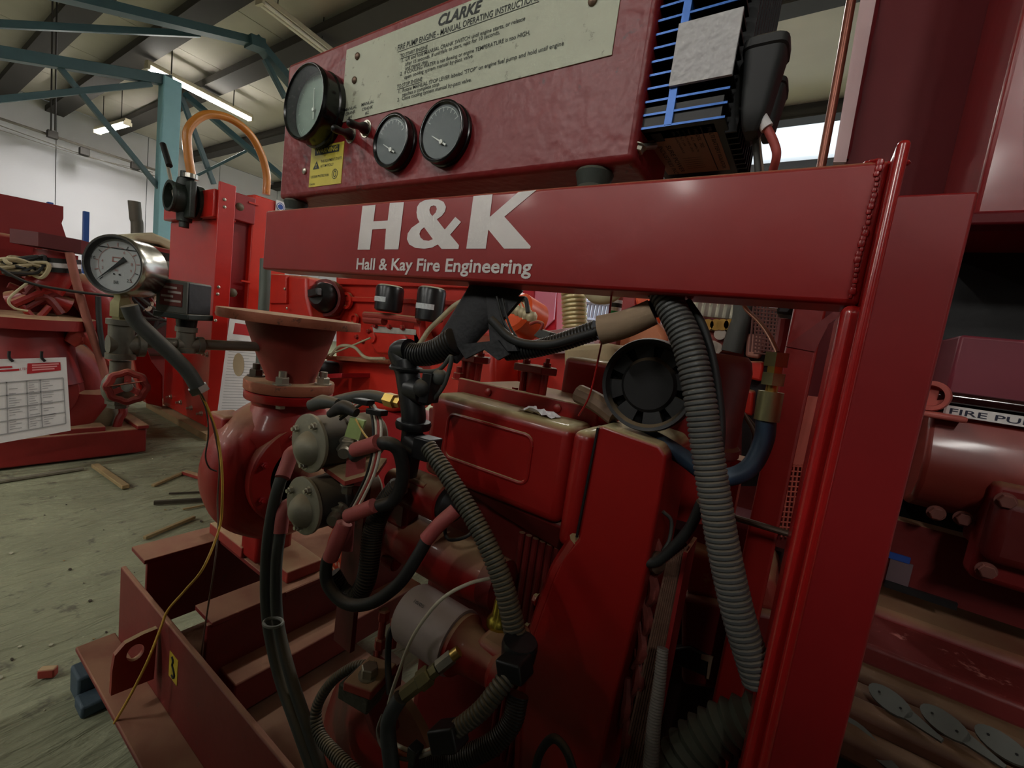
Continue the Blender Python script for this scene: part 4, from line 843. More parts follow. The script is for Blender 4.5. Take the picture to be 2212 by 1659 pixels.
# hex fittings into the adapter
ft = thing('hydraulic_fitting', 'row of olive plated hex fittings joined to the oil filter adapter', 'pipe fitting', P(905, 1490, .315))
pa, pb = P(984, 1412, .325), P(866, 1506, .29); d_ = (pb - pa).normalized(); Lt = (pb - pa).length; rr_ = rad(pa, 40)
part('collar', M().lathe(pa - d_ * .004, d_, [(0, rr_ * .6), (.008, rr_ * .62)], 18), BRASS, ft)
part('hex_nut', M().lathe(pa + d_ * .004, d_, [(0, rr_ * .75), (Lt * .26, rr_ * .75)], 6), ZINC, ft)
part('hex_union', M().lathe(pa + d_ * (Lt * .28 + .004), d_, [(0, rr_ * .72), (Lt * .14, rr_ * .72)], 6, a0=.4), OLIVE, ft)
part('hex_nut', M().lathe(pa + d_ * Lt * .46, d_, [(0, rr_ * .9), (.002, rr_ * 1.05), (Lt * .2, rr_ * 1.05), (Lt * .22, rr_ * .8), (Lt * .5, rr_ * .78)], 6, a0=.2), OLIVE, ft)
# ================================================================== engine mount and dome below
dm = thing('flywheel_cover', 'dark red domed cover at the bottom beside the corrugated loop', 'cover', P(770, 1640, .335))
q = P(792, 1660, .37); part('dome', M().lathe((q.x, .40, q.z), NY, [(0, .115), (.012, .115), (.03, .10), (.048, .07), (.056, .03), (.057, .001)], 40), RED_D, dm)
em = thing('engine_mount', 'small engine mount block with a hex bolt above the domed cover', 'engine mount', P(795, 1510, .345))
q = P(800, 1462, .33)
part('mount_plate', M().obox(q + UP * .0, Vector((.020, .004, .003)), Vector((-.004, .022, .002)), UP * .006), RED_F, em, bevel=.002)
part('rubber_block', M().obox(q - UP * .016 + Vector((-.006, 0, 0)), Vector((.022, .004, 0)), Vector((-.004, .022, 0)), UP * .010), mat('crumbling_rubber', (74, 72, 60), .8, var=.3, vs=80, bump=.6, bs=150), em, bevel=.002)
part('mount_bolt', M().bolt(q + UP * .006 + Vector((.002, -.004, 0)), UP, .0100, .012), ZINC, em)
part('bracket_stem', M().bar(q + Vector((-.0, .006, -.02)), q + Vector((.004, .03, -.09)), .03, .03), REDDARK, em, bevel=.004)
sb_ = thing('stud_bracket', 'red bracket with three upright bolts left of the grey oil filter', 'bracket', P(838, 1420, .36))
for px, py, h in ((830, 1322, 60), (856, 1342, 55), (822, 1383, 60)):
    q = P(px, py, .36); q2 = P(px - 8, py + h, .36); part('stud', M().cyl(q, q2, .0045, n=10).lathe(q2 + (q - q2), (0, 0, 1), [(-.010, .0072), (.002, .0072), (.004, .005)], 6), RED_F, sb_)
part('bracket_plate', M().box(P(812, 1440, .365).x, P(862, 1440, .365).x, .358, .372, P(812, 1450, .365).z, P(812, 1395, .365).z), REDDARK, sb_)
# ================================================================== twin solenoid contactors
SOLG = mat('contactor_dark_grey', (62, 62, 58), .5, var=.15, dust=.4); SOLB = mat('contactor_beige_case', (146, 140, 118), .55, var=.12, dust=.4)
PINK = mat('faded_red_sleeve', (176, 84, 82), .6, var=.12, dust=.2)
def contactor(cx, cy, hpx, Y, label):
    c = P(cx, cy, Y); r = rad(c, hpx)
    t = thing('contactor', label, 'contactor', c - UP * r, 'starter contactors')
    part('end_plate', M().lathe(c, (0, 1, 0), [(0, r * .94), (.001, r), (.005, r), (.006, r * .97)], 40), ALU, t)
    part('barrel', M().lathe(c + Vector((0, .006, 0)), (0, 1, 0), [(0, r * .90), (.036, r * .92), (.038, r * .96), (.048, r * .96), (.05, r * .90)], 40), SOLG, t)
    part('rear_case', M().lathe(c + Vector((0, .055, 0)), (0, 1, 0), [(0, r * .88), (.05, r * .88), (.058, r * .7)], 36), SOLB, t)
    dc_ = c + Vector((.002, 0, -r * .16))
    part('dome', M().lathe(dc_ + Vector((0, .001, 0)), NY, [(0, r * .60), (.004, r * .56), (.010, r * .46), (.015, r * .3), (.018, r * .12), (.0185, .0003)], 32), ALU, t)
    for a in (62, 152, 268):
        q = c + Vector((math.cos(math.radians(a)) * r * .76, 0, math.sin(math.radians(a)) * r * .76)); part('screw', M().bolt(q, NY, .0048, .005, shank=.003), ZINC, t)
    return t, c, r
c1, p1, r1 = contactor(664, 958, 128, .33, 'upper grey contactor with domed end plate beside the pump')
c2, p2, r2_ = contactor(652, 1093, 126, .325, 'lower grey contactor with domed end plate beside the pump')
# terminal nuts on the side
for par, q in ((c1, P(748, 972, .355)), (c2, P(724, 1115, .35))):
    dn = Vector((.62, -.75, -.15)); b = part('terminal_nut', M().lathe(q - dn.normalized() * .012, dn, [(0, .0155), (.003, .0155)], 24).lathe(q - dn.normalized() * .009, dn, [(0, .0135), (.009, .0135)], 6), ZINC, par); part('terminal_stud', M().lathe(q, dn, [(0, .0085), (.008, .0085), (.012, .0075)], 16), ZINC, b)
    part('red_lug', M().bar(q + Vector((.014, .006, -.002)), q + Vector((.016, .006, -.045)), .024, .004, up=(.6, -.8, 0)), PINK, par)
part('rubber_cap', M().tube([P(712, 895, .35), P(742, 880, .352), P(770, 892, .356)], [.005, .010, .006], 12), RUB, c1)
part('rubber_cap', M().tube([P(672, 876, .385), P(698, 868, .39), P(730, 872, .395)], [.009, .011, .007], 12), RUBG, c1)
part('green_label', M().obox(P(768, 925, .352), (.012, .002, 0), (.0, .003, .012), (.003, -.004, .0002)), mat('green_tag', (140, 160, 92), .6), c1)
br = thing('contactor_bracket', 'dusty red bracket plate between the two contactors', 'bracket', P(745, 1040, .38))
part('plate', M().prism([P(700, 1008, .345), P(745, 1040, .345), P(815, 1020, .37), P(836, 990, .40), P(770, 985, .40)], (0, 0, -.006)), RED_F, br)
part('bolt', M().bolt(P(750, 1046, .352), (0, 0, -1), .007, .012), ZINC, br)
part('stand', M().box(P(760, 1030, .40).x, P(800, 1030, .40).x, .395, .403, .55, P(780, 1000, .40).z), REDDARK, br)
# ================================================================== heavy cables and harness
hose([(662, 965, .385), (638, 978, .365), (622, 1000, .345), (602, 1050, .33), (586, 1120, .325), (576, 1210, .32), (578, 1330, .315), (602, 1450, .312), (640, 1560, .31), (684, 1680, .31)], 25, 'battery_cable', RUBG, 'left of two thick grey cables dropping from the contactors to the skid')
hose([(650, 1085, .375), (628, 1092, .35), (612, 1110, .335), (604, 1160, .328), (597, 1230, .322), (600, 1340, .318), (628, 1460, .315), (668, 1580, .315), (700, 1680, .315)], 23, 'battery_cable', RUBG, 'right of two thick grey cables dropping from the contactors to the skid')
hose([(638, 974, .364), (628, 982, .35), (622, 1000, .343), (610, 1032, .331)], 30, 'heat_shrink', PINK, 'faded red sleeve at the top of the left thick grey cable', 'sleeve')
hose([(630, 1086, .352), (618, 1094, .34), (611, 1112, .333), (606, 1152, .328)], 27, 'heat_shrink', PINK, 'faded red sleeve at the top of the right thick grey cable', 'sleeve')
t = M(); q = P(590, 1345, .305); t.tube([q + Vector((math.cos(a) * .0155, math.sin(a) * .010, .003 * math.cos(a))) for a in [2 * math.pi * i / 16 for i in range(17)]], .0022, 6, 2)
solo('cable_tie', t, mat('pale_tie', (120, 120, 110), .5), 'pale tie holding the two thick grey cables together', 'cable tie')
# loop cable from contactor to starter
hose([(742, 1135, .345), (722, 1180, .34), (706, 1215, .34), (708, 1262, .34), (745, 1302, .345), (800, 1303, .352), (860, 1262, .36), (900, 1205, .37), (926, 1158, .38)], 27, 'starter_cable', RUB, 'thick black cable looping under the starter motor')
hose([(744, 1130, .343), (730, 1165, .338), (714, 1205, .336)], 34, 'heat_shrink', PINK, 'faded red sleeve below the lower contactor terminal', 'sleeve')
hose([(920, 1166, .376), (950, 1132, .385), (984, 1102, .40)], 32, 'heat_shrink', PINK, 'faded red sleeve at the starter motor terminal', 'sleeve')
hose([(765, 985, .348), (800, 966, .346), (835, 957, .348), (862, 975, .36), (870, 1030, .37), (850, 1080, .37), (800, 1098, .355), (755, 1112, .346)], 28, 'bridge_cable', RUB, 'black cable bridging the two contactor terminals in a loop')
hose([(768, 972, .344), (800, 962, .3415), (818, 955, .342)], 34, 'heat_shrink', PINK, 'faded red sleeve at the upper contactor terminal', 'sleeve')
hose([(752, 1115, .344), (785, 1102, .348), (808, 1092, .352)], 32, 'heat_shrink', PINK, 'faded red sleeve at the lower contactor terminal', 'sleeve')
def corrug(name, pts, w0, w1, pitch_px, mt, label, amp=.10, n=14, sharp=True, cat='conduit'):
    q = [P(*p) for p in pts]; r0, r1 = rad(q[0], w0), rad(q[-1], w1); pitch = pitch_px * dep(q[len(q) // 2]) / FPX
    return solo(name, M().corr(q, r0, r1, pitch, amp, n, sharp), mt, label, cat)
corrug('harness_conduit', [(862, 1050, .39), (830, 1090, .385), (808, 1140, .38), (800, 1200, .375), (790, 1255, .37), (768, 1290, .37), (740, 1280, .37), (715, 1240, .36)], 46, 40, 6, CONDK, 'thick black ribbed conduit dropping behind the contactors')
corrug('harness_conduit', [(925, 965, .375), (962, 1020, .372), (1000, 1080, .372), (1045, 1160, .372), (1078, 1235, .372), (1100, 1310, .372), (1120, 1400, .372)], 36, 50, 9.3, mat('conduit_olive_grey', (66, 66, 58), .45, var=.12, dust=.5), 'grey ribbed conduit running down in front of the starter motor')
corrug('harness_conduit', [(1108, 1448, .34), (1075, 1490, .325), (1035, 1538, .312), (968, 1588, .30)], 44, 36, 10, mat('conduit_olive_grey', (66, 66, 58)), 'short grey ribbed conduit below the oil filter adapter')
corrug('harness_conduit', [(812, 1436, .345), (765, 1440, .34), (715, 1475, .33), (684, 1530, .322), (690, 1585, .316), (725, 1630, .31), (775, 1680, .305)], 20, 32, 8, mat('conduit_olive_grey', (66, 66, 58)), 'grey ribbed conduit looping around the domed cover')
corrug('harness_conduit', [(1120, 1500, .36), (1105, 1560, .35), (1060, 1610, .335), (985, 1640, .32), (900, 1650, .31)], 46, 42, 6, CONDK, 'black ribbed conduit sweeping along the dark bottom')
corrug('drain_hose', [(1432, 1400, .44), (1424, 1480, .43), (1412, 1570, .42), (1404, 1680, .41)], 24, 34, 6, mat('grey_braid_hose', (112, 106, 98), .6, var=.12), 'thin grey ribbed hose dropping beside the torn core edge', cat='hose')
corrug('main_conduit', [(1415, 600, .432), (1448, 660, .424), (1486, 745, .415), (1510, 850, .410), (1526, 960, .408), (1545, 1080, .406), (1566, 1200, .405), (1598, 1340, .404), (1642, 1480, .404)], 62, 70, 11.5, COND, 'long thick grey ribbed conduit hanging beside the front post', amp=.07)
corrug('air_hose', [(1660, 1548, .46), (1610, 1556, .455), (1550, 1580, .45), (1490, 1630, .44), (1440, 1720, .43)], 100, 118, 24, mat('olive_black_hose', (64, 66, 54), .55, var=.15), 'fat ribbed hose at the bottom next to the front post', amp=.12, n=20, sharp=False, cat='hose')
# junction block, harness trunk, elbow
hj = thing('wiring_harness', 'black moulded harness trunk rising beside the valve cover', 'harness', P(893, 1000, .40))
def tp(x, y, Y=.40): return P(x, y, Y)
HT = mat('black_harness_tube', (20, 21, 23), .38, var=.1)
part('trunk_tube', M().tube([tp(876, 780), tp(884, 830), tp(893, 890), tp(893, 915)], rad(tp(885, 850), 52), 18, 6), HT, hj)
part('trunk_tube', M().tube([tp(893, 910), tp(890, 945), tp(885, 985), tp(878, 1025)], rad(tp(885, 950), 46), 18, 6), HT, hj)
part('trunk_collar', M().lathe(tp(892, 925), UP, [(0, .022), (.006, .0235), (.010, .022)], 20), HT, hj)
part('trunk_collar', M().lathe(tp(877, 800), UP, [(0, .0215), (.003, .0225), (.005, .021)], 20), HT, hj)
part('side_tee', M().tube([tp(888, 840), tp(918, 848)], .017, 14), HT, hj); part('side_tee', M().tube([tp(888, 950), tp(915, 970)], .016, 14), HT, hj)
part('connector_block', M().obox(tp(922, 968, .385), (.012, .002, 0), (0, .012, 0), (.001, 0, .014)), BLACK, hj, bevel=.002)
part('connector_block', M().obox(tp(930, 838, .395), (.006, .002, 0), (0, .01, 0), (.001, 0, .019)), BLACK, hj, bevel=.001)
part('connector_cap', M().ball(tp(950, 815, .40), .0105, 14), RUBG, hj); part('connector_cap', M().ball(tp(915, 838, .39), .013, 14), RUB, hj)
part('elbow_cap', M().tube([tp(878, 800), tp(870, 778), tp(864, 760), tp(885, 757)], rad(tp(868, 770), 50), 18, 6), HT, hj)
corrug('harness_conduit', [(878, 762, .402), (910, 766, .404), (945, 758, .407), (985, 735, .41)], 46, 62, 7.5, CONDK, 'short black ribbed elbow conduit above the harness trunk')
# wide black wrap going up behind the beam
a, b = P(962, 765, .412), P(1085, 600, .45); R = []
for i in range(14):
    t = i / 13; c_ = a.lerp(b, t); wd = rad(c_, 78 + 46 * t); d_ = (b - a).normalized(); sd = d_.cross(Vector((0, 1, 0))).normalized()
    R.append([c_ + sd * math.cos(k) * wd + Vector((0, 1, 0)) * math.sin(k) * wd * .45 for k in [2 * math.pi * j / 18 for j in range(18)]])
wr = thing('harness_wrap', 'wide black rubber wrap slanting up behind the lettered beam', 'cable wrap', a)
WRAP = mat('black_wrap', (28, 28, 31), .7, var=.2, vs=60, bump=.3, bs=150)
part('wrap', M().rings(R), WRAP, wr)
part('torn_flap', M().prism([P(985, 745, .408), P(1075, 735, .41), P(1100, 765, .41), P(1075, 778, .408), P(1045, 755, .408), P(1005, 775, .406)], (0, .004, 0)), WRAP, wr)
part('torn_flap', M().prism([P(1050, 640, .425), P(1128, 640, .43), P(1085, 690, .42), P(1118, 758, .412), P(1060, 760, .41)], (0, .006, 0)), WRAP, wr)
corrug('harness_conduit', [(1095, 762, .425), (1150, 755, .428), (1215, 738, .43), (1290, 712, .432)], 36, 44, 7.5, CONDK, 'black ribbed conduit running to the tan paper wrap')
hose([(1060, 690, .41), (1110, 735, .415), (1180, 745, .42), (1250, 728, .424), (1320, 705, .428)], 20, 'harness_cable', RUB, 'smooth black cable beside the ribbed conduit')
corrug('harness_conduit', [(1395, 682, .434), (1425, 655, .44), (1450, 620, .45)], 40, 40, 8, CONDK, 'black ribbed conduit end leaving the tan paper wrap')
for i, (x, y) in enumerate(((1078, 650), (1090, 655))):
    hose([(x - 5, y - 10, .42), (x + 12, y + 50, .418), (x + 45, y + 92, .42), (x + 90, y + 100, .424)], 5, 'harness_cable', RUB, ['outer thin black wire bending from the wrap', 'inner thin black wire bending from the wrap'][i], 'wire')
q = [P(1297, 713, .424), P(1350, 700, .427), P(1410, 674, .431)]
solo('paper_wrap', M().tube([q[0], q[1], q[2]], lambda t: rad(q[1], 66 - 10 * t), 16, 6), mat('tan_kraft_paper', (158, 134, 108), .8, var=.08, bump=.3, bs=60), 'tan paper taped round the black conduit below the beam', 'paper wrap')
hose([(1327, 560, .44), (1316, 680, .44), (1300, 740, .445), (1275, 850, .46), (1250, 898, .48)], 4, 'trace_wire', mat('thin_red_wire', (178, 30, 30), .4), 'thin red wire dropping from the beam to the valve cover', 'wire')
hose([(1484, 650, .43), (1518, 705, .428), (1542, 790, .425), (1556, 890, .422), (1556, 960, .42), (1546, 1030, .43)], 18, 'black_cable', RUB, 'black cable hanging just right of the grey ribbed conduit')
hose([(1516, 1085, .43), (1490, 1140, .44), (1452, 1185, .45), (1420, 1212, .455), (1394, 1216, .458)], 22, 'breather_hose', RUB, 'black hose curving into the clip on the housing side', 'hose')
hose([(1432, 1105, .47), (1450, 1125, .475), (1446, 1165, .475), (1432, 1190, .472)], 8, 'thin_hose', RUBG, 'thin dark hose loop beside the housing edge', 'hose')
# small wires
W1 = mat('cream_wire', (206, 198, 176), .5); W2 = mat('orange_wire', (206, 116, 74), .5); W3 = mat('grey_wire', (120, 114, 104), .5); W4 = mat('red_wire', (166, 66, 60), .5)
hose([(1068, 1247, .38), (1010, 1262, .345), (950, 1298, .325), (895, 1370, .315), (862, 1450, .308), (838, 1530, .303), (840, 1590, .300), (875, 1618, .298), (920, 1622, .297), (960, 1600, .298)], 8, 'thin_wire', W1, 'long cream wire arching over the grey oil filter', 'wire')
hose([(824, 1565, .300), (836, 1600, .297), (872, 1630, .295), (912, 1632, .295), (955, 1606, .297)], 8, 'thin_wire', W2, 'orange wire looping at the bottom beside the cream wire', 'wire')
hose([(826, 1545, .302), (816, 1580, .299), (830, 1618, .295), (880, 1640, .293), (950, 1618, .295)], 8, 'thin_wire', W3, 'grey wire looping outside the orange wire', 'wire')
q = P(897, 1625, .292); solo('cable_tie', M().obox(q, (.0055, 0, 0), (0, .006, 0), (0, 0, .007)).obox(q - UP * .014, (.0035, 0, 0), (0, .005, 0), (0, 0, .012)), BLACK, 'black tie gathering the thin wires at the bottom', 'cable tie', bevel=.001)
q = P(968, 1590, .298); solo('conduit_end', M().obox(q, (.011, .004, .006), (0, .01, 0), (-.005, 0, .010)), BLACK, 'black end clamp of the short grey ribbed conduit', 'clamp', bevel=.002)
q = P(1112, 1440, .34); solo('conduit_clamp', M().obox(q, (.012, .002, .002), (0, .012, 0), (-.003, 0, .009)), BLACK, 'black clip joining the conduits beside the oil filter adapter', 'clamp', bevel=.002)
q = P(1122, 1400, .36); solo('conduit_clamp', M().lathe(q, UP, [(-.01, .017), (.004, .0185), (.008, .017)], 14), BLACK, 'black collar at the foot of the long grey ribbed conduit', 'clamp')
hose([(858, 1345, .352), (842, 1370, .345), (838, 1430, .34), (842, 1500, .33)], 14, 'sensor_cable', RUB, 'black cable dropping from the stud bracket', 'cable')
hose([(866, 1506, .29), (846, 1540, .285), (838, 1580, .285), (850, 1690, .285)], 34, 'fluid_hose', mat('slate_rubber_hose', (62, 66, 70), .6, dust=.2), 'slate hose dropping from the olive hex fitting', 'hose')
for i, (mt, dx) in enumerate(((W1, 0), (W4, 5), (mat('white_wire', (224, 218, 200), .5), 10), (RUB, -6))):
    hose([(735, 900 - dx, .36), (790, 868 - dx * .3, .355), (810 + dx, 900, .35), (812 + dx, 960, .345), (800 + dx, 1020, .343), (775 + dx, 1075, .345), (755 + dx, 1110, .35)], 6, 'control_wire', mt, ['cream wire in the bundle over the upper contactor', 'red wire in the bundle over the upper contactor', 'white wire in the bundle over the upper contactor', 'black wire in the bundle over the upper contactor'][i], 'wire', group='control wires over the contactors')
hose([(768, 905, .35), (785, 935, .346), (797, 950, .344)], 4, 'control_wire', mat('yellow_wire', (214, 170, 80), .5), 'short yellow wire over the green label of the upper contactor', 'wire')
for x, y in ((786, 868), (814, 890), (806, 965)):
    q = P(x, y, .345); solo('cable_tie', M().obox(q, (.010, .003, 0), (0, .006, 0), (0, 0, .0035)), BLACK, {786: 'black tie at the top of the contactor wire bundle', 814: 'black tie at the shoulder of the contactor wire bundle', 806: 'black tie at the middle of the contactor wire bundle'}[x], 'cable tie', bevel=.001)
hose([(712, 870, .42), (760, 858, .43), (800, 854, .44), (836, 862, .45)], 24, 'fuel_hose', RUBG, 'grey hose ending in a brass nut above the upper contactor', 'hose')
q = P(836, 862, .45); solo('hose_nut', M().lathe(q, UX, [(0, .0115), (.02, .0115), (.022, .008), (.032, .008)], 6), BRASS, 'brass hex nut at the end of the grey hose', 'pipe fitting')
hose([(985, 1110, .40), (962, 1140, .40), (970, 1165, .40), (1005, 1160, .40), (1030, 1140, .41)], 8, 'thin_hose', RUB, 'thin black wire loop below the starter solenoid', 'wire')
hose([(885, 800, .41), (945, 800, .40), (975, 770, .40), (960, 830, .40), (930, 868, .40), (905, 870, .40)], 9, 'thin_hose', RUBG, 'thin grey wire curling beside the harness trunk', 'wire')
# ================================================================== black horn, red tank, blue hose
hn = thing('cooling_fan', 'round black fan housing hanging below the beam over the engine', 'fan', P(1395, 930, .47))
c_ = P(1396, 832, .462); r_ = rad(c_, 204)
FANM = mat('matt_black_fan', (24, 23, 23), .5, var=.12, dust=.5)
part('shell', M().lathe(c_, (0, 1, 0), [(.004, r_ * .84), (-.001, r_ * .90), (-.002, r_ * .97), (.002, r_), (.012, r_), (.014, r_ * .96), (.06, r_ * .80), (.062, .001)], 56, caps=False), FANM, hn)
part('hub', M().lathe(c_ + Vector((0, .010, 0)), NY, [(-.004, r_ * .62), (.002, r_ * .60), (.004, r_ * .55), (.005, r_ * .53), (.005, .0005)], 48), FANM, hn)
part('back_disc', M().lathe(c_ + Vector((0, .02, 0)), NY, [(0, r_ * .9), (.001, r_ * .88), (.001, .0005)], 40), BLACK, hn)
for i in range(8):
    a = 2 * math.pi * (i + .3) / 8; d0 = Vector((math.cos(a), 0, math.sin(a))); s0 = Vector((-math.sin(a), 0, math.cos(a)))
    part('vane', M().prism([c_ + d0 * r_ * .58 + s0 * r_ * .20, c_ + d0 * r_ * .58 - s0 * r_ * .12, c_ + d0 * r_ * .88 - s0 * r_ * .16, c_ + d0 * r_ * .88 + s0 * r_ * .28], (0, .003, 0)).v and M().prism([c_ + Vector((0, .008, 0)) + d0 * r_ * .56 + s0 * r_ * .18, c_ + Vector((0, .008, 0)) + d0 * r_ * .56 - s0 * r_ * .14, c_ + Vector((0, .006, 0)) + d0 * r_ * .89 - s0 * r_ * .20, c_ + Vector((0, .006, 0)) + d0 * r_ * .89 + s0 * r_ * .27], (0, .004, 0)), FANM, hn)
part('bracket_arm', M().tube([P(1250, 850, .50), P(1290, 870, .495), P(1330, 900, .49)], .012, 10), mat('dusty_brown_arm', (120, 96, 76), .7, dust=.5), hn)
tk = thing('header_tank', 'dull red cylindrical header tank behind the grey ribbed conduit', 'tank', P(1530, 1110, .63))
q = P(1503, 940, .63); rt_ = rad(q, 164); ztop = P(1530, 762, .63).z; zmid = P(1530, 955, .63).z
part('upper_shell', M().lathe((q.x, .63 + .0, zmid), UP, [(0, rt_ * 1.0), (ztop - zmid - .02, rt_ * 1.02), (ztop - zmid - .006, rt_ * .96), (ztop - zmid, rt_ * .86), (ztop - zmid + .001, .001)], 48), RED_M, tk)
part('rim', M().lathe((q.x, .63, zmid - .016), UP, [(0, rt_ * 1.02), (.004, rt_ * 1.08), (.014, rt_ * 1.08), (.018, rt_ * 1.0)], 48), RED_M, tk)
part('lower_shell', M().lathe((q.x, .63, P(1530, 1120, .63).z), UP, [(0, rt_ * .85), (zmid - .014 - P(1530, 1120, .63).z, rt_ * .93)], 40), RED_D, tk)
part('bracket', M().box(q.x - .09, q.x + .06, .66, .70, P(1530, 1120, .66).z, zmid - .02), RED_B, tk)
BLH = mat('slate_blue_hose', (36, 56, 76), .5, var=.1, dust=.35, dcol=(100, 110, 112))
hose([(1655, 905, .50), (1650, 950, .50), (1625, 1003, .495), (1585, 1028, .49), (1535, 1028, .485), (1480, 990, .485), (1430, 958, .485), (1385, 935, .50)], 37, 'blue_hose', BLH, 'slate blue rubber hose curving below the black fan', 'hose', n=16)
hf = thing('hose_fitting', 'olive plated hex coupling on top of the blue hose', 'pipe fitting', P(1655, 910, .50))
for y0, y1, w_, mt, sg in ((908, 846, 50, OLIVE, 14), (846, 832, 24, BRASS, 14), (832, 806, 48, OLIVE, 6), (806, 792, 32, BRASS, 6), (792, 762, 50, OLIVE, 6)):
    a, b = P(1660 + (880 - y0) * .17, y0, .50), P(1660 + (880 - y1) * .17, y1, .50); part('hex_nut' if sg == 6 else 'sleeve', M().cyl(a, b, rad(a, w_), n=sg), mt, hf)
hose([(1680, 762, .50), (1662, 725, .52), (1640, 695, .54), (1612, 668, .56), (1605, 650, .56)], 9, 'copper_pipe', mat('pinkish_copper_pipe', (178, 130, 104), .4, .6), 'thin copper pipe bending up from the hex coupling', 'pipe')
for i in range(4):
    hose([(1590 + i * 3, 870 + i * 5, .66), (1612 + i * 5, 905 + i * 4, .655), (1628 + i * 4, 940, .65), (1620 + i * 2, 985, .65)], 7, 'cable_loop', [W3, mat('pale_grey_cable', (176, 178, 176), .5), RUBG, W3][i], '%s cable from the left in the grey bundle behind the blue hose' % ['first', 'second', 'third', 'last'][i], 'cable', group='grey cable bundle behind the blue hose')
# dangling boots in the shadow at the bottom
hose([(1150, 1700, .36), (1165, 1630, .36), (1195, 1595, .36), (1225, 1625, .36), (1245, 1690, .36)], 18, 'black_hose', RUB, 'black hose loop at the bottom edge under the housing', 'hose')
# ================================================================== other pump sets standing around
XL = -3.3
CASTM = mat('dusty_cast_grey', (120, 108, 84), .7, var=.25, vs=20, bump=.3, bs=40)
lm = thing('end_suction_pump', 'dark red pump with big volute and hanging data sheet, on the left', 'pump', (XL - .4, .4, 0))
MRD = mat('deep_red_dusty', (128, 26, 24), .48, var=.15, bump=.1, dust=.9)
part('base_frame', M().box(XL - 1.2, XL, -1.0, .985, 0.012, .165), MRD, lm, bevel=.008)
part('base_lip', M().box(XL - 1.2, XL + .02, .93, .99, .165, .19), MRD, lm, bevel=.006)
vc = PX(62, 838, XL - .2); rv = rad(vc, 150)
part('volute', volute(vc, rv * 1.18, rv * .52, .3), MRD, lm)
part('casing', M().lathe(vc - UX * .1, UX, [(0, rv * 1.1), (.2, rv * 1.1), (.21, rv * .95), (.24, rv * .9), (.24, .01)], 40), MRD, lm)
fz = PX(40, 688, XL - .2); part('top_flange', M().lathe(fz - UP * .03, UP, [(0, .30), (.055, .30), (.055, .2)], 48), MRD, lm)
part('neck', M().lathe((fz.x, fz.y, vc.z + .05), UP, [(0, .26), (fz.z - .03 - vc.z - .05, .20)], 32), MRD, lm)
for px, py in ((172, 935), (180, 960)): q = PX(px, py, XL - .02); part('foot', M().box(XL - .35, XL - .01, q.y - .12 - (.04 if py > 950 else 0), q.y + .11 + (.04 if py > 950 else 0), q.z - .03, q.z + .03), MRD, lm, bevel=.006)
part('foot_web', M().box(XL - .25, XL - .1, PX(170, 900, XL).y - .06, PX(170, 900, XL).y + .05, .2, .45), MRD, lm, bevel=.02)
q = PX(205, 890, XL - .25); part('bearing_casting', M().ball(q, .15, 16, (1, .8, 1.1)), CASTM, lm)
part('drain_pipe', M().tube([PX(262, 868, XL - .1), PX(266, 890, XL - .1), PX(258, 905, XL - .1), PX(250, 930, XL - .1)], .022, 10), MRD, lm)
part('lever', M().tube([PX(150, 742, XL - .05), PX(172, 726, XL - .05), PX(195, 738, XL - .05), PX(215, 762, XL - .05), PX(238, 785, XL - .05)], [.03, .05, .03, .02, .02], 10), WH, lm)
# guard sheet, elbow flange, manifold
le = thing('diesel_engine', 'maroon engine under a sheet guard behind the left pump', 'engine', (XL - .9, .3, .19))
g = [(-80, 402), (137, 446), (137, 472), (133, 482), (146, 522), (144, 560), (-80, 540)]
part('sheet_guard', M().prism([PX(*q, XL - .35) for q in g], (-.5, 0, 0)), mat('guard_maroon', (122, 26, 26), .5, var=.08), le)
part('air_duct', M().prism([PX(*q, XL - .30) for q in ((-80, 490), (85, 515), (120, 560), (110, 600), (-80, 590))], (-.4, 0, 0)), RED_M, le, bevel=.02)
part('block', M().prism([PX(*q, XL - .42) for q in ((-80, 580), (150, 590), (215, 640), (225, 700), (150, 700), (-80, 690))], (-.5, 0, 0)), REDDARK, le, bevel=.02)
part('manifold', M().tube([PX(100, 625, XL - .35), PX(170, 625, XL - .3), PX(212, 660, XL - .3), PX(225, 705, XL - .3), PX(215, 740, XL - .3)], .10, 14), RED_D, le)
part('manifold', M().tube([PX(20, 650, XL - .3), PX(90, 640, XL - .25), PX(150, 660, XL - .25)], .05, 12), RED_D, le)
for i in range(7):
    a = PX(random.uniform(0, 90), random.uniform(590, 670), XL - .2); b = PX(random.uniform(90, 200), random.uniform(610, 680), XL - .2)
    part('pipe', M().tube([a, (a + b) / 2 + UP * random.uniform(-.1, .1), b], random.uniform(.012, .025), 8), random.choice((RED_D, REDDARK, RUBG)), le)
ef = thing('flanged_pipe', 'dark red flanged pipe stub with black clamps above the left engine', 'pipe', PX(115, 620, XL - .1))
q = PX(116, 525, XL - .1); part('flange', M().lathe(q - UP * .035, UP, [(0, .155), (.07, .155)], 6), mat('flange_maroon', (84, 22, 24), .5, dust=.4), ef)
part('stub', M().tube([PX(122, 545, XL - .1), PX(120, 575, XL - .1), PX(108, 600, XL - .1), PX(92, 620, XL - .1)], .085, 16), RED_D, ef)
for y_, mt in ((562, RUB), (572, PAPER), (582, RUB)): q = PX(120, y_, XL - .1); part('clamp', M().lathe(q - UP * .012, Vector((.02, -.1, 1)), [(0, .10), (.024, .10)], 24), mt, ef)
TW = mat('tangled_cream_wire', (176, 162, 128), .6, var=.2)
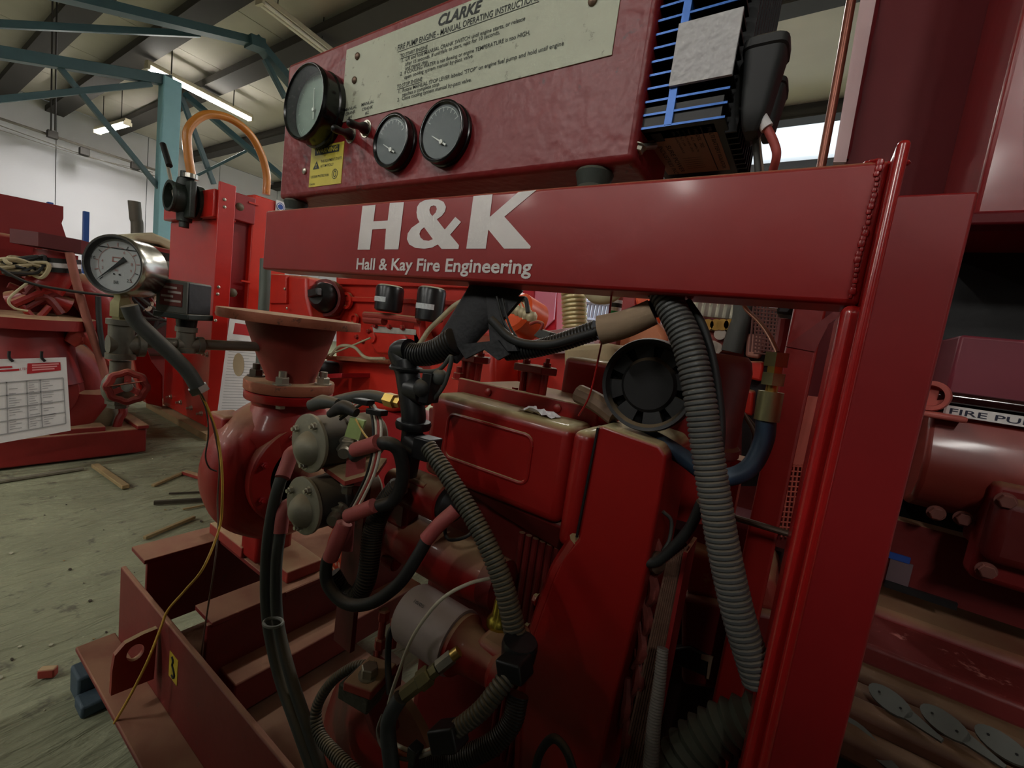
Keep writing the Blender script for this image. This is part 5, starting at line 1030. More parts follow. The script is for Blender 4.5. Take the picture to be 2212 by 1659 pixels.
for i in range(9):
    pts = [PX(random.uniform(-10, 105), random.uniform(552, 600), XL - .02 + random.uniform(-.05, .03)) for _ in range(6)]
    solo('tangled_wire', M().tube(pts, .009, 6, 8), random.choice((TW, RUBG, RUB, TW)), ['cream wire at the front of the tangle on the left engine', 'wire in the tangled heap on the left engine'][min(i, 1)], 'wire', 'tangled wires on the left engine')
for i, (pts, w_, mt, lb_) in enumerate((([(150, 545), (165, 610), (188, 690), (215, 770), (232, 830)], 15, mat('dusty_pink_strap', (150, 88, 74), .7), 'dusty pink strap hanging down beside the left engine'), ([(-10, 575), (60, 610), (150, 628), (245, 640)], 6, RUB, 'black cable sagging across the left engine'), ([(60, 610), (20, 645), (30, 665), (60, 672)], 5, TW, 'bent cream wire in front of the left engine'), ([(212, 640), (214, 690), (220, 740), (228, 770)], 10, RUB, 'black hose hanging behind the pressure gauge'))):
    hose([PX(*p, XL + .02 if i == 0 else XL + .05) for p in pts], w_, 'hanging_strap' if i == 0 else 'engine_cable', mt, lb_, 'strap' if i == 0 else 'cable')
# data sheet
def sheet(name, label, pts, X, fn, th=.003):
    q = [fn(*p, X) for p in pts]; t = thing(name, label, 'paper sheet', q[3]); nrm = (q[1] - q[0]).cross(q[3] - q[0]).normalized()
    if nrm.dot(EYE - q[0]) < 0: nrm = -nrm
    part('paper', M().prism(q, -nrm * th), PAPER, t)
    return t, (lambda u, v, l=.0015: q[0] + (q[1] - q[0]) * u + (q[3] - q[0]) * v + ((q[2] - q[3]) - (q[1] - q[0])) * u * v + nrm * l), nrm
t, uv, nr = sheet('data_sheet', 'white data sheet with red header hanging on the left pump', [(-70, 778), (143, 772), (153, 930), (-70, 970)], XL + .16, PX)
m = M().add([uv(.575, .06), uv(.93, .06), uv(.93, .17), uv(.565, .19)], [(0, 1, 2, 3)])
line(m, uv(.16, .10), uv(.42, .095), .010, nr); line(m, uv(.16, .14), uv(.49, .132), .010, nr); text(m, 'LTD', uv(.50, .143), uv(.56, .140), uv(.28, .07) - uv(.28, .10), (0, 0, 0)); part('red_header', m, REDINK, t)
m = M(); mg = M()
for k in range(5): line(mg, uv(.14, .28 + .155 * k, .002), uv(.95, .27 + .155 * k, .002), .006, nr)
for x in (.14, .36, .56, .70, .95): line(mg, uv(x, .27, .002), uv(x, .89, .002), .004, nr)
for r_i in range(20):
    for x in (.16, .38, .58, .72):
        if random.random() < .85: line(mg, uv(x, .30 + .029 * r_i, .002), uv(x + random.uniform(.05, .13), .30 + .029 * r_i, .002), .0035, nr)
part('printed_table', mg, GREYINK, t)
m = M()
for i in range(3): line(m, uv(.62, .085 + .03 * i, .002), uv(.62 + [.29, .27, .24][i], .081 + .03 * i, .002), .007, nr)
part('header_lines', m, mat('pale_pink_print', (226, 150, 150), .7), t)
for px in (62, 90) if False else (20, 90): q = PX(px, 772, XL + .165); part('clip', M().tube([q + UP * .03, q, q - UP * .02 + Vector((0, .012, 0))], .006, 6), BLACK, t)
# blue poles and brown post, cover far behind
BLP = mat('blue_rack_paint', (36, 78, 150), .5)
for (a, b, w_, lb_) in (((186, 457), (189, 620), 9, 'thin blue upright pole behind the pressure gauge'), ((108, 437), (109, 470), 9, 'short blue pole tip above the maroon guard')):
    p, q = PX(*a, -6.5), PX(*b, -6.5); solo('rack_pole', M().box(p.x - .03, p.x + .03, p.y - rad(p, w_), p.y + rad(p, w_), 0, p.z), BLP, lb_, 'pole', bevel=.004)
p = PX(292, 436, -6.0); solo('exhaust_stack', M().tube([Vector((-6, PX(294, 520, -6).y, 0)), PX(296, 520, -6.0), PX(293, 470, -6.0), PX(290, 435, -6.0)], lambda t_: rad(p, 22), 16), mat('grey_brown_pipe', (88, 80, 70), .6), 'grey brown exhaust pipe standing behind the pressure gauge', 'pipe')
ce = thing('diesel_engine', 'red engine under a dusty plastic cover behind the pressure gauge', 'engine', PX(320, 560, -5.0) - UP * .6)
part('plastic_cover', M().prism([PX(*q, -5.0) for q in ((272, 530), (290, 505), (330, 502), (372, 520), (376, 545), (345, 528), (300, 520))], (-.5, 0, 0)), mat('dusty_plastic_cover', (168, 158, 128), .6, var=.15), ce, bevel=.02)
part('panel_box', M().prism([PX(*q, -4.95) for q in ((300, 525), (376, 540), (376, 620), (318, 612), (300, 600))], (-.3, 0, 0)), RED_M, ce, bevel=.01)
part('black_box', M().prism([PX(*q, -4.9) for q in ((338, 542), (376, 550), (376, 575), (338, 572))], (-.1, 0, 0)), BLACK, ce)
part('white_plate', M().prism([PX(*q, -4.94) for q in ((305, 530), (330, 535), (330, 560), (305, 556))], (-.02, 0, 0)), PAPER, ce)
part('duct', M().tube([PX(280, 580, -4.9), PX(330, 578, -4.9), PX(380, 580, -4.9)], .06, 12), mat('grey_duct', (100, 98, 88), .6), ce); part('duct', M().tube([PX(300, 625, -4.8), PX(350, 618, -4.8), PX(380, 616, -4.8)], .075, 12), mat('grey_duct', (100, 98, 88), .6), ce)
part('engine_core', M().prism([PX(*q, -4.9) for q in ((205, 650), (300, 630), (380, 620), (380, 770), (290, 770), (205, 760))], (-.6, 0, 0)), mat('engine_shadow', (70, 22, 20), .6, var=.4, vs=15), ce, bevel=.03)  # core colour carries the shade inside the engine
for i in range(14):
    a = PX(random.uniform(210, 370), random.uniform(630, 700), -4.85); b = PX(random.uniform(210, 370), random.uniform(640, 740), -4.85)
    part('cable', M().tube([a, (a + b) / 2 + UP * random.uniform(-.1, .05), b], .016, 6), random.choice((RUB, W1, RUBG, RED_D, mat('lime_wire', (150, 160, 90), .5))), ce)
part('stand', M().box(-5.4, -4.95, PX(220, 760, -4.9).y, PX(370, 760, -4.9).y, 0, PX(300, 765, -4.9).z), REDDARK, ce)
# plastic sheeting on the white wall
# ================================================================== red cabinet with handle valve and amber hose
CY_, CXR = 1.42, -3.52
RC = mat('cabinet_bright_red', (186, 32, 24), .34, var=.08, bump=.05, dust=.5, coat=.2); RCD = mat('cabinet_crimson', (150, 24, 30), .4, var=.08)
cb = thing('red_cabinet', 'tall bright red steel cabinet standing behind the pressure switch', 'cabinet', (-3.95, 1.6, 0))
zt_ = PX(478, 472, CXR).z
part('door_panel', M().box(-4.42, CXR, CY_, CY_ + .06, .06, zt_), RC, cb, bevel=.006)
part('hood', M().box(-4.42, CXR - .01, CY_ - .05, CY_ + .1, zt_, PX(470, 408, CXR).z), RC, cb, bevel=.008)
part('edge_flange', M().box(CXR - .004, CXR + .02, CY_ - .03, CY_ + .075, .08, PX(490, 397, CXR).z), RC, cb, bevel=.004)
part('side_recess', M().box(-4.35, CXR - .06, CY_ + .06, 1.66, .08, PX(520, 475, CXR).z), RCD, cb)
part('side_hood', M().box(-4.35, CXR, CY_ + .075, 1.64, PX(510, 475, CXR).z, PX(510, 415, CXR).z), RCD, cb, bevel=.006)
part('side_post', M().box(-4.35, CXR - .01, PX(541, 560, CXR).y, PX(575, 560, CXR).y + .16, .08, PX(560, 422, CXR).z), mat('cabinet_orange_red', (206, 44, 24), .4, var=.06), cb, bevel=.01)
part('plinth', M().box(-4.6, CXR + .10, CY_ - .06, CY_ + .5, .0, .05), mat('dusty_plinth', (150, 122, 84), .8, dust=.8), cb)
for x, y in ((485, 431), (485, 447), (472, 620), (470, 635), (467, 675), (465, 692)): q = PX(x, y, CXR + .02); part('rivet', M().pan((CXR + .02, q.y, q.z), UX, .011), ZINC, cb)
for x, y in ((448, 766), (370, 857), (391, 869), (414, 881), (436, 893)): q = P(x, y, CY_); part('bolt', M().bolt((q.x, CY_, q.z), NY, .016, .016, shank=.02), ZINC, cb)
for x, y in ((515, 447), (500, 632)): q = PX(x, y, CXR - .02); part('cable_gland', M().ball(q, .035, 12, (1, 1.1, 1)), mat('olive_gland', (92, 80, 58), .6), cb)
for x, y in ((547, 440), (531, 608)): q = PX(x, y, CXR - .005); part('slot_handle', M().box(q.x - .004, q.x + .012, q.y - .035, q.y + .035, q.z - .006, q.z + .006), mat('cabinet_orange_red', (206, 44, 24)), cb)
part('notice', M().box(CXR - .005, CXR + .002, PX(596, 440, CXR).y, PX(620, 440, CXR).y + .05, PX(605, 460, CXR).z, PX(605, 434, CXR).z), PAPER, cb, label='white notice with a blue round symbol')
q = PX(606, 447, CXR + .004); part('notice_symbol', M().lathe(q, UX, [(0, .030), (.001, .030)], 24), BLUEINK, cb)
q = PX(606, 447, CXR + .006); part('notice_symbol', M().lathe(q, UX, [(0, .025), (.0006, .025), (.0006, .020)], 24, caps=False), PAPER, cb)
fr2 = thing('red_trolley_frame', 'low red frame with slot openings between the left pump and cabinet', 'frame', PX(330, 880, -4.3))
part('frame_plate', M().prism([PX(*q, -4.3) for q in ((282, 752), (318, 752), (328, 780), (352, 812), (352, 880), (318, 872), (300, 835))], (-.4, 0, 0)), RC, fr2, bevel=.01)
# valve with lever on the cabinet top
vl = thing('lever_valve', 'black greenish lever valve on top of the red cabinet', 'valve', P(405, 470, CY_ - .12))
YV = CY_ - .12; VM = mat('black_green_casting', (34, 42, 36), .5, var=.2, wear=.2, wcol=(90, 120, 100))
q = P(400, 432, YV); part('body', M().lathe(q + Vector((0, .09, 0)), NY, [(0, .12), (.04, .12), (.05, .10), (.17, .10), (.175, .105), (.19, .105), (.19, .085), (.10, .08), (.10, .001)], 32), VM, vl)
part('rear_flange', M().box(q.x - .02, q.x + .14, YV - .02, YV + .02, q.z - .13, q.z + .12), VM, vl, bevel=.01)
part('top_neck', M().lathe(q + UP * .09, UP, [(0, .06), (.05, .05), (.06, .035), (.10, .035)], 20), VM, vl); part('bottom_neck', M().lathe(q - UP * .09, (0, 0, -1), [(0, .05), (.06, .045), (.06, .03), (.10, .03)], 20), VM, vl)
lv = [P(377, 425, YV - .05), P(368, 385, YV - .05), P(361, 352, YV - .05)]; part('lever_rod', M().tube(lv, .012, 10), ZINC, vl); part('lever_grip', M().tube([P(366, 358, YV - .05), P(352, 312, YV - .05)], .020, 12), BLACK, vl)
AMB = mat('amber_hose', (186, 118, 44), .4, var=.08, coat=.2)
hose([PX(*p, -3.75) for p in ((413, 376), (406, 330), (405, 285), (425, 258), (455, 247), (500, 258), (540, 290), (565, 335), (576, 380), (575, 420))], 16, 'amber_hose', AMB, 'amber plastic hose arching from the lever valve to the cabinet', 'hose', n=14)
q = PX(413, 380, -3.75); solo('hose_clip', M().lathe(q - UP * .02, UP, [(0, .045), (.03, .045)], 20), STEEL, 'steel clip joining the amber hose to the valve', 'clip')
# second data sheet behind the reducer
t, uv, nr = sheet('data_sheet', 'white printed sheet hanging behind the rusty reducer', [(498, 674), (592, 690), (590, 932), (464, 932)], 1.36, P)
m = M().add([uv(.15, .08), uv(1.0, .08), uv(1.0, .17), uv(.13, .17)], [(0, 1, 2, 3)]); part('red_header', m, REDINK, t)
m = M()
for k in range(30): line(m, uv(.08, .22 + .024 * k), uv(.08 + random.uniform(.4, .85), .22 + .024 * k), .003, nr)
part('printed_lines', m, GREYINK, t); part('round_stamp', M().lathe(uv(.33, .42), nr, [(0, .075), (.001, .075)], 28), mat('tan_stamp', (170, 150, 120), .7), t)
part('backing_board', M().prism([P(*q, 1.375) for q in ((500, 672), (640, 690), (640, 950), (470, 950))], (0, .02, 0)), RCD, t)
part('board_leg', M().box(P(480, 940, 1.38).x, P(600, 940, 1.38).x, 1.376, 1.40, 0, .25), RCD, t)
# ================================================================== engine behind, seen under the beam
YE = 1.75
be = thing('diesel_engine', 'bright red diesel engine with two black filters seen under the beam', 'engine', (P(850, 780, YE).x, YE + .2, 0))
def slab(name, pts, Y, d, mt, bevel=.012): return part(name, M().prism([P(*q, Y) for q in pts], (0, d, 0)), mt, be, bevel=bevel)
slab('block', ((725, 590), (1010, 590), (1020, 720), (860, 800), (725, 770)), YE + .12, .35, RED_B)
slab('head_rail', ((730, 600), (1012, 606), (1010, 622), (730, 614)), YE + .09, .05, RED_B, .004)
slab('side_rail', ((735, 640), (1005, 650), (1005, 660), (735, 650)), YE + .09, .05, RED_B, .003)
for i in range(6): q = P(755 + 45 * i, 592 + i, YE + .1); part('head_port', M().ball(q, .045, 10, (1, .6, .8)), RED_D, be)
for x, y, r_ in ((752, 650, 18), (768, 690, 12)): q = P(x, y, YE + .1); part('core_plug', M().lathe(q, NY, [(0, rad(q, r_ * 2)), (.02, rad(q, r_ * 2)), (.02, rad(q, r_ * 1.3)), (.005, rad(q, r_ * 1.2)), (.005, .001)], 24), RED_B, be)
slab('pump_cover', ((798, 702), (900, 712), (912, 742), (898, 770), (812, 764), (796, 736)), YE - .02, .12, RED_B)
slab('worn_patch', ((804, 703), (898, 712), (898, 724), (806, 718)), YE - .024, .02, mat('bare_metal_patch', (176, 176, 168), .5, .4, var=.3, vs=40), .002)
for x, y in ((806, 730), (874, 736)): q = P(x, y, YE - .022); part('cover_boss', M().lathe(q, NY, [(0, rad(q, 22)), (.012, rad(q, 22)), (.014, rad(q, 16))], 20), RED_B, be)
for x, y in ((797, 716), (812, 704), (842, 706), (870, 708), (785, 738), (772, 728)): q = P(x, y, YE - .03); part('cover_bolt', M().bolt(q, NY, .013, .016), RED_D, be)
part('fuel_rail', M().tube([P(788, 680, YE - .05), P(840, 684, YE - .05), P(905, 692, YE - .05)], .020, 10), RED_F, be); part('fuel_rail', M().tube([P(790, 690, YE - .04), P(830, 694, YE - .04)], .026, 10), RED_F, be)
slab('drive_leg', ((893, 690), (906, 690), (908, 745), (893, 745)), YE - .02, .05, RED_B, .006)
slab('shelf', ((700, 768), (838, 778), (838, 786), (700, 776)), YE - .1, .3, RUST, .002)
slab('bell_housing', ((700, 772), (880, 782), (872, 840), (850, 890), (700, 890)), YE, .3, RED_B, .03)
slab('leg_plate', ((700, 808), (738, 806), (738, 816), (700, 818)), YE - .2, .2, RCD, .002); q = P(704, 798, YE - .1); part('rubber_mount', M().lathe(q - UP * .05, UP, [(0, .07), (.02, .08), (.08, .08), (.10, .07)], 24), BLACK, be)
part('stand', M().box(P(720, 900, YE).x, P(980, 900, YE).x, YE + .02, YE + .3, 0, P(800, 880, YE).z), RCD, be)
for px, top, bot, w_, tag_ in ((841, 616, 674, 60, 'left'), (929, 620, 695, 62, 'right')):
    a, b = P(px - 3, bot, YE - .06), P(px, top, YE - .06); r_ = rad(b, w_); h_ = b.z - a.z
    f_ = thing('fuel_filter', '%s of the two black filters on the bright red rear engine' % tag_, 'filter', (a.x, YE - .06, a.z), 'black filters on the rear engine')
    part('can', M().lathe((a.x, YE - .06, a.z), UP, [(0, r_ * .8), (.01, r_ * .97), (h_ - .025, r_), (h_ - .008, r_ * .92), (h_, r_ * .7), (h_, .001)], 28), mat('black_filter_can', (18, 20, 22), .3, dust=1.0, dcol=(170, 160, 130)), f_)
    m = M(); o = Vector((a.x, YE - .06, a.z + h_ * .34))
    for k in range(7):
        an = -.9 + k * .22 - math.pi / 2 + (.1 if tag_ == 'left' else .5); n_ = Vector((math.cos(an), math.sin(an), 0)); s_ = Vector((-n_.y, n_.x, 0)); c_ = o + n_ * (r_ + .001); m.add([c_ - s_ * .009, c_ + s_ * .009, c_ + s_ * .009 + UP * .028, c_ - s_ * .009 + UP * .028], [(0, 1, 2, 3)])
    part('pictogram_band', m, mat('filter_print', (200, 206, 210), .5, var=.4, vs=150), f_)
al = thing('belt_guard', 'orange red belt guard box left of the rear engine', 'guard', P(620, 690, YE - .1))
part('guard_shell', M().prism([P(*q, YE - .1) for q in ((580, 590), (662, 596), (662, 640), (672, 688), (582, 690))], (0, .3, 0)), RED_B, al, bevel=.02); part('guard_face', M().prism([P(*q, YE - .12) for q in ((578, 592), (618, 594), (618, 655), (580, 655))], (0, .05, 0)), RED_B, al, bevel=.004)
for x, y in ((615, 624), (620, 666)): part('guard_screw', M().pan(P(x, y, YE - .125), NY, .010), ZINC, al)
an_ = thing('alternator', 'black alternator between belt guard and rear engine', 'alternator', P(695, 690, YE - .05))
q = P(694, 642, YE - .02); part('alternator_body', M().lathe(q + Vector((0, .05, 0)), Vector((.35, -1, 0)), [(0, .10), (.06, .10), (.09, .085), (.12, .05), (.12, .001)], 24), BLACK, an_); part('alternator_frame', M().lathe(q + Vector((0, .06, 0)), Vector((.35, -1, 0)), [(0, .125), (.05, .125), (.05, .105)], 24, caps=False), REDDARK, an_)
part('brush_holder', M().obox(q + Vector((.05, -.08, .02)), (.05, 0, .01), (0, .02, 0), (-.005, 0, .025)), BLACK, an_, bevel=.006)
gp1 = P(573, 600, 1.3); solo('grey_upright', M().tube([P(574, 560, 1.3), P(571, 640, 1.3), P(568, 700, 1.3), P(560, 900, 1.3)], rad(gp1, 22), 12), mat('grey_green_tube', (84, 90, 82), .5), 'grey green upright tube behind the left end of the beam', 'tube')
for pts, w_, lb_ in (([(880, 770), (905, 745), (925, 715), (950, 690), (990, 655), (1040, 640)], 11, 'dusty grey cable climbing past the right black filter'), ([(715, 768), (735, 748), (765, 750), (790, 772), (830, 775)], 7, 'cream wires curling over the shelf of the rear engine'), ([(700, 770), (740, 755), (800, 730)], 4, 'thin tan rod across the rear engine')):
    hose([P(*p, YE - .15) for p in pts], w_, 'engine_cable', mat('dusty_cream_cable', (168, 160, 132), .6, var=.15), lb_, 'cable')
# ================================================================== things seen between harness and conduit
YD = 2.2
def bslab(par, name, pts, Y, d, mt, bevel=.01): return part(name, M().prism([P(*q, Y) for q in pts], (0, d, 0)), mt, par, bevel=bevel)
PINKP = mat('pink_plastic_sheet', (236, 150, 178), .25, var=.2, vs=4, bump=.4, bs=9, coat=.3)
CRIM = mat('crimson_gloss', (190, 20, 44), .3, var=.1)
wp_ = thing('wrapped_cabinet', 'crimson cabinet wrapped in shiny pink plastic, far behind the harness', 'cabinet', P(1165, 740, 3.2))
bslab(wp_, 'cabinet_body', ((1128, 560), (1205, 560), (1200, 735), (1128, 740)), 3.2, .6, CRIM); bslab(wp_, 'plastic_sheet', ((1158, 560), (1206, 560), (1196, 690), (1150, 735)), 3.17, .02, PINKP, .003); bslab(wp_, 'door_edge', ((1150, 560), (1157, 560), (1148, 720), (1141, 720)), 3.15, .04, CRIM, .003)
part('legs', M().box(P(1130, 740, 3.3).x, P(1190, 740, 3.3).x, 3.3, 3.6, 0, P(1160, 745, 3.3).z), CRIM, wp_)
es = thing('flexible_exhaust', 'pale ribbed flexible exhaust pipe standing behind the harness', 'exhaust pipe', P(1245, 740, 1.9))
a_, b_ = P(1243, 735, 1.9), P(1236, 560, 1.9); part('bellows', M().corr([a_, (a_ + b_) / 2, b_], rad(a_, 54), rad(b_, 54), 9 * dep(a_) / FPX, .09, 24), mat('pale_gold_bellows', (196, 184, 140), .4, .55, var=.08), es)
part('flange', M().lathe(a_ - UP * .3, UP, [(0, rad(a_, 40)), (.30, rad(a_, 40))], 20), RUST, es)
part('pipe_foot', M().lathe((a_.x, a_.y, .3), UP, [(0, .06), (a_.z - .6, .05)], 16), RED_D, es)
ml = thing('diesel_engine', 'red engine with orange covers seen behind the black fan', 'engine', P(1250, 900, 1.5) - UP * .4)
q = P(1125, 690, 1.5); part('orange_drum', M().lathe(q + Vector((0, .1, 0)), Vector((-.3, -1, .3)), [(0, .085), (.1, .085), (.115, .07), (.115, .001)], 28), mat('orange_gloss', (226, 84, 36), .35), ml)
bslab(ml, 'rocker_box', ((1215, 745), (1320, 740), (1330, 800), (1215, 800)), 1.3, .3, mat('dusty_pale_casting', (186, 168, 130), .7, var=.2), .02)
bslab(ml, 'orange_panel', ((1370, 640), (1425, 600), (1425, 720), (1390, 735)), 1.6, .2, mat('orange_gloss', (226, 84, 36)), .01)
bslab(ml, 'tan_hood', ((1290, 760), (1400, 680), (1440, 720), (1440, 800), (1290, 800)), 1.55, .3, mat('dusty_orange_hood', (206, 130, 90), .6, var=.15), .02)
bslab(ml, 'side_sheet', ((1180, 715), (1285, 700), (1285, 760), (1180, 765)), 1.7, .1, mat('cloudy_plastic', (206, 190, 196), .35, var=.25, vs=20, bump=.4), .003)
bslab(ml, 'tall_panel', ((1335, 590), (1375, 590), (1370, 700), (1335, 700)), 1.9, .1, RED_D, .004); bslab(ml, 'tall_panel', ((1380, 590), (1480, 590), (1440, 720), (1375, 690)), 1.95, .1, CRIM, .004)
for i in range(5): q = P(1112 + i * 9, 668 + i * 4, 1.35); part('injector_nut', M().ball(q, .022, 10), mat('cream_plated', (196, 184, 150), .5, .3), ml)
for i in range(3): hose([P(1130 + i * 9, 690, 1.34), P(1126 + i * 8, 660, 1.34), P(1118 + i * 4, 645, 1.34)], 4, 'injector_pipe', mat('cream_plated', (196, 184, 150)), parent=ml)
hose([P(1115, 650, 1.33), P(1135, 645, 1.33), P(1140, 675, 1.33)], 9, 'pipe_bend', RUB, parent=ml); hose([P(1145, 700, 1.3), P(1160, 695, 1.3), P(1172, 700, 1.3), P(1168, 712, 1.3)], 7, 'lever', RED_F, parent=ml)
bslab(ml, 'fuse_box', ((1152, 725), (1165, 710), (1190, 718), (1178, 738)), 1.3, .04, RUBG, .003); bslab(ml, 'engine_body', ((1060, 720), (1440, 735), (1440, 900), (1060, 880)), 1.75, .4, RED_B, .02)
bslab(ml, 'gear_case', ((925, 755), (1066, 755), (1066, 890), (925, 880)), 1.45, .2, RED_B, .02); bslab(ml, 'gear_case_foot', ((925, 880), (1066, 890), (1066, 1010), (925, 1000)), 1.47, .2, REDDARK); bslab(ml, 'stand', ((1060, 880), (1440, 900), (1440, 1000), (1060, 1000)), 1.8, .3, REDDARK)
bc = thing('banded_canister', 'canister with white black and green bands behind the tan wrap', 'canister', P(1325, 690, 1.5)); q0 = P(1326, 690, 1.5); rr0 = rad(q0, 25)
for y0, y1, mt in ((695, 683, REDDARK), (683, 678, PAPER), (678, 672, mat('green_band', (40, 150, 70), .5)), (672, 664, PAPER), (664, 655, BLACK), (655, 648, PAPER), (648, 640, RED_F)):
    a, b = P(1326, y0, 1.5), P(1326, y1, 1.5); part('band', M().cyl((q0.x, 1.5, a.z), (q0.x, 1.5, b.z), rr0, n=20), mt, bc)
part('stand', M().box(q0.x - .03, q0.x + .03, 1.48, 1.52, 0, P(1326, 695, 1.5).z), REDDARK, bc)
solo('pale_ring_hose', M().tube([P(1270, 600, 1.4), P(1280, 632, 1.4), P(1300, 640, 1.4), P(1325, 632, 1.4), P(1345, 600, 1.4)], .028, 12), mat('pale_olive_hose', (180, 172, 138), .5), 'pale olive hose loop just below the beam', 'hose')
ch = thing('wire_rack', 'pale blue wire rack in the daylight behind the ribbed exhaust', 'rack', P(1300, 760, 4.6))
for i in range(9): a = P(1268 + i * 8, 650, 4.6); part('rack_bar', M().cyl((a.x, 4.6, .0), (a.x, 4.6, P(1268, 650, 4.6).z), .02, n=8), mat('pale_steel_blue', (176, 190, 214), .5), ch)
for y in (652, 690): a, b = P(1262, y, 4.6), P(1340, y + 6, 4.6); part('rack_rail', M().cyl(a, (b.x, 4.6, a.z), .03, n=8), mat('pale_steel_blue', (176, 190, 214)), ch)
# ================================================================== engine with injector lines behind the tank
YJ = 1.35
je = thing('diesel_engine', 'red engine with six bright injector pipes behind the header tank', 'engine', (P(1580, 800, YJ).x, YJ + .1, 0))
def js(name, pts, Y, d, mt, bevel=.006): return part(name, M().prism([P(*q, Y) for q in pts], (0, d, 0)), mt, je, bevel=bevel)
js('backing_block', ((1470, 600), (1640, 600), (1640, 760), (1640, 1120), (1470, 1120)), YJ + .12, .25, REDDARK)
js('injection_pump', ((1500, 688), (1590, 700), (1590, 720), (1500, 712)), YJ, .08, mat('pale_alloy_pump', (176, 168, 140), .5, .3, var=.2))
js('pump_body', ((1495, 712), (1592, 720), (1590, 760), (1495, 756)), YJ, .1, mat('pump_red_alloy', (150, 70, 60), .5, var=.3, vs=20))
for i in range(6):
    x = 1506 + i * 15.5; y = 674 + i * 1.5
    part('pipe_nut', M().lathe(P(x, y + 8, YJ - .01), UP, [(0, .014), (.03, .014), (.04, .008)], 6), ZINC, je)
    part('injector_pipe', M().tube([P(x, y, YJ - .01), P(x - 1, y - 16, YJ - .01), P(x - 12 + i * 3, y - 28, YJ), P(x - 22 + i * 7, y - 42, YJ), P(x - 18 + i * 5, y - 70, YJ)], .0085, 8), mat('bright_injector_pipe', (214, 200, 184), .35, .6), je)
for x in (1530, 1548, 1562, 1578): part('gold_plug', M().lathe(P(x, 702, YJ - .012), NY, [(0, .016), (.01, .016)], 12), BRASS, je)
for x, y in ((1556, 722), (1540, 748), (1548, 752)): q = P(x, y, YJ - .012); part('washer', M().lathe(q, NY, [(0, .016), (.006, .016), (.006, .009)], 14), ZINC, je)
part('grey_hose', M().tube([P(1608, 650, YJ - .05), P(1604, 690, YJ - .05), P(1592, 720, YJ - .05), P(1580, 760, YJ - .05)], .026, 12), RUBG, je)
js('starter_bracket', ((1612, 720), (1650, 722), (1655, 740), (1640, 775), (1610, 770)), YJ - .05, .08, mat('dusty_pink_casting', (196, 140, 124), .6, var=.2)); js('lower_bracket', ((1605, 780), (1650, 780), (1645, 825), (1605, 815)), YJ - .06, .1, RED_B); js('red_box', ((1600, 840), (1628, 845), (1625, 900), (1598, 890)), YJ - .08, .1, RED_B)
js('solenoid_box', ((1600, 832), (1612, 830), (1616, 842), (1600, 842)), YJ - .08, .05, RED_F, .002)
for a, b in (((1500, 790), (1500, 790)),): pass
ms = thing('mesh_guard', 'black square wire mesh guard behind the hex coupling', 'mesh guard', P(1670, 780, 1.25))
m = M()
for i in range(10): m.cyl(P(1630 + i * 7.5, 640, 1.25), P(1620 + i * 7.5, 760, 1.25), .0025, n=5)
for j in range(15): m.cyl(P(1628, 650 + j * 8, 1.25), P(1702, 658 + j * 8, 1.25), .0025, n=5)
part('mesh', m, mat('dull_mesh_wire', (110, 70, 64), .6), ms, kind='stuff'); part('shade_backing', M().prism([P(*q, 1.33) for q in ((1610, 620), (1712, 620), (1712, 1050), (1600, 1050))], (0, .02, 0)), BLACK, ms)  # black backing sheet acts as the shade behind the wires
bx = thing('black_relay_box', 'black relay box hanging under the right end of the beam', 'relay box', P(1710, 690, .80))
q = P(1712, 662, .80); part('box_body', M().box(P(1680, 662, .80).x, P(1742, 662, .80).x, .79, .85, P(1712, 682, .80).z, P(1712, 630, .80).z), BLACK, bx, bevel=.004); part('white_tab', M().box(P(1664, 660, .80).x, P(1682, 660, .80).x, .785, .80, P(1670, 668, .80).z, P(1670, 644, .80).z), PAPER, bx)
part('lead', M().tube([P(1697, 690, .81), P(1690, 735, .81), P(1680, 770, .81)], .010, 10), RED_M, bx)
# ================================================================== right-hand pump set
YR = 1.0
rp_ = thing('salmon_panel_frame', 'salmon coloured sheet panel with square mesh behind the front post', 'panel', P(1720, 1150, YR))
part('panel_sheet', M().prism([P(*q, YR) for q in ((1742, 855), (1800, 862), (1765, 1010), (1705, 1003))], (0, .02, 0)), mat('salmon_paint', (206, 104, 88), .5, var=.06), rp_)
m = M()
for i in range(6): m.cyl(P(1707 + i * 9, 1003, YR), P(1688 + i * 9, 1160, YR), .0016, n=5)
for j in range(14): m.cyl(P(1700 - j * 1.5, 1006 + j * 11, YR), P(1765 - j * 1.6, 1010 + j * 11, YR), .0016, n=5)
part('square_mesh', m, mat('salmon_paint', (206, 104, 88)), rp_, kind='stuff'); part('mesh_shade', M().prism([P(*q, YR + .08) for q in ((1700, 1000), (1780, 1005), (1740, 1180), (1660, 1165))], (0, .02, 0)), BLACK, rp_)  # black slab stands in for the shade behind the mesh
GP = mat('mauve_grey_strip', (140, 112, 114), .55, var=.1)
part('mauve_strip', M().prism([P(*q, .86) for q in ((1812, 645), (1848, 645), (1815, 790), (1705, 1240), (1660, 1380), (1650, 1400), (1690, 1240), (1752, 1000), (1775, 900))], (0, .02, 0)), GP, rp_)
part('panel_leg', M().prism([P(*q, YR + .1) for q in ((1780, 680), (1818, 672), (1800, 760), (1770, 900), (1750, 900), (1762, 800))], (0, .05, 0)), CRIM, rp_, bevel=.004)
part('panel_foot', M().box(P(1700, 1160, YR).x - .02, P(1760, 1160, YR).x, YR + .02, YR + .06, .1, P(1720, 1160, YR).z), REDDARK, rp_)
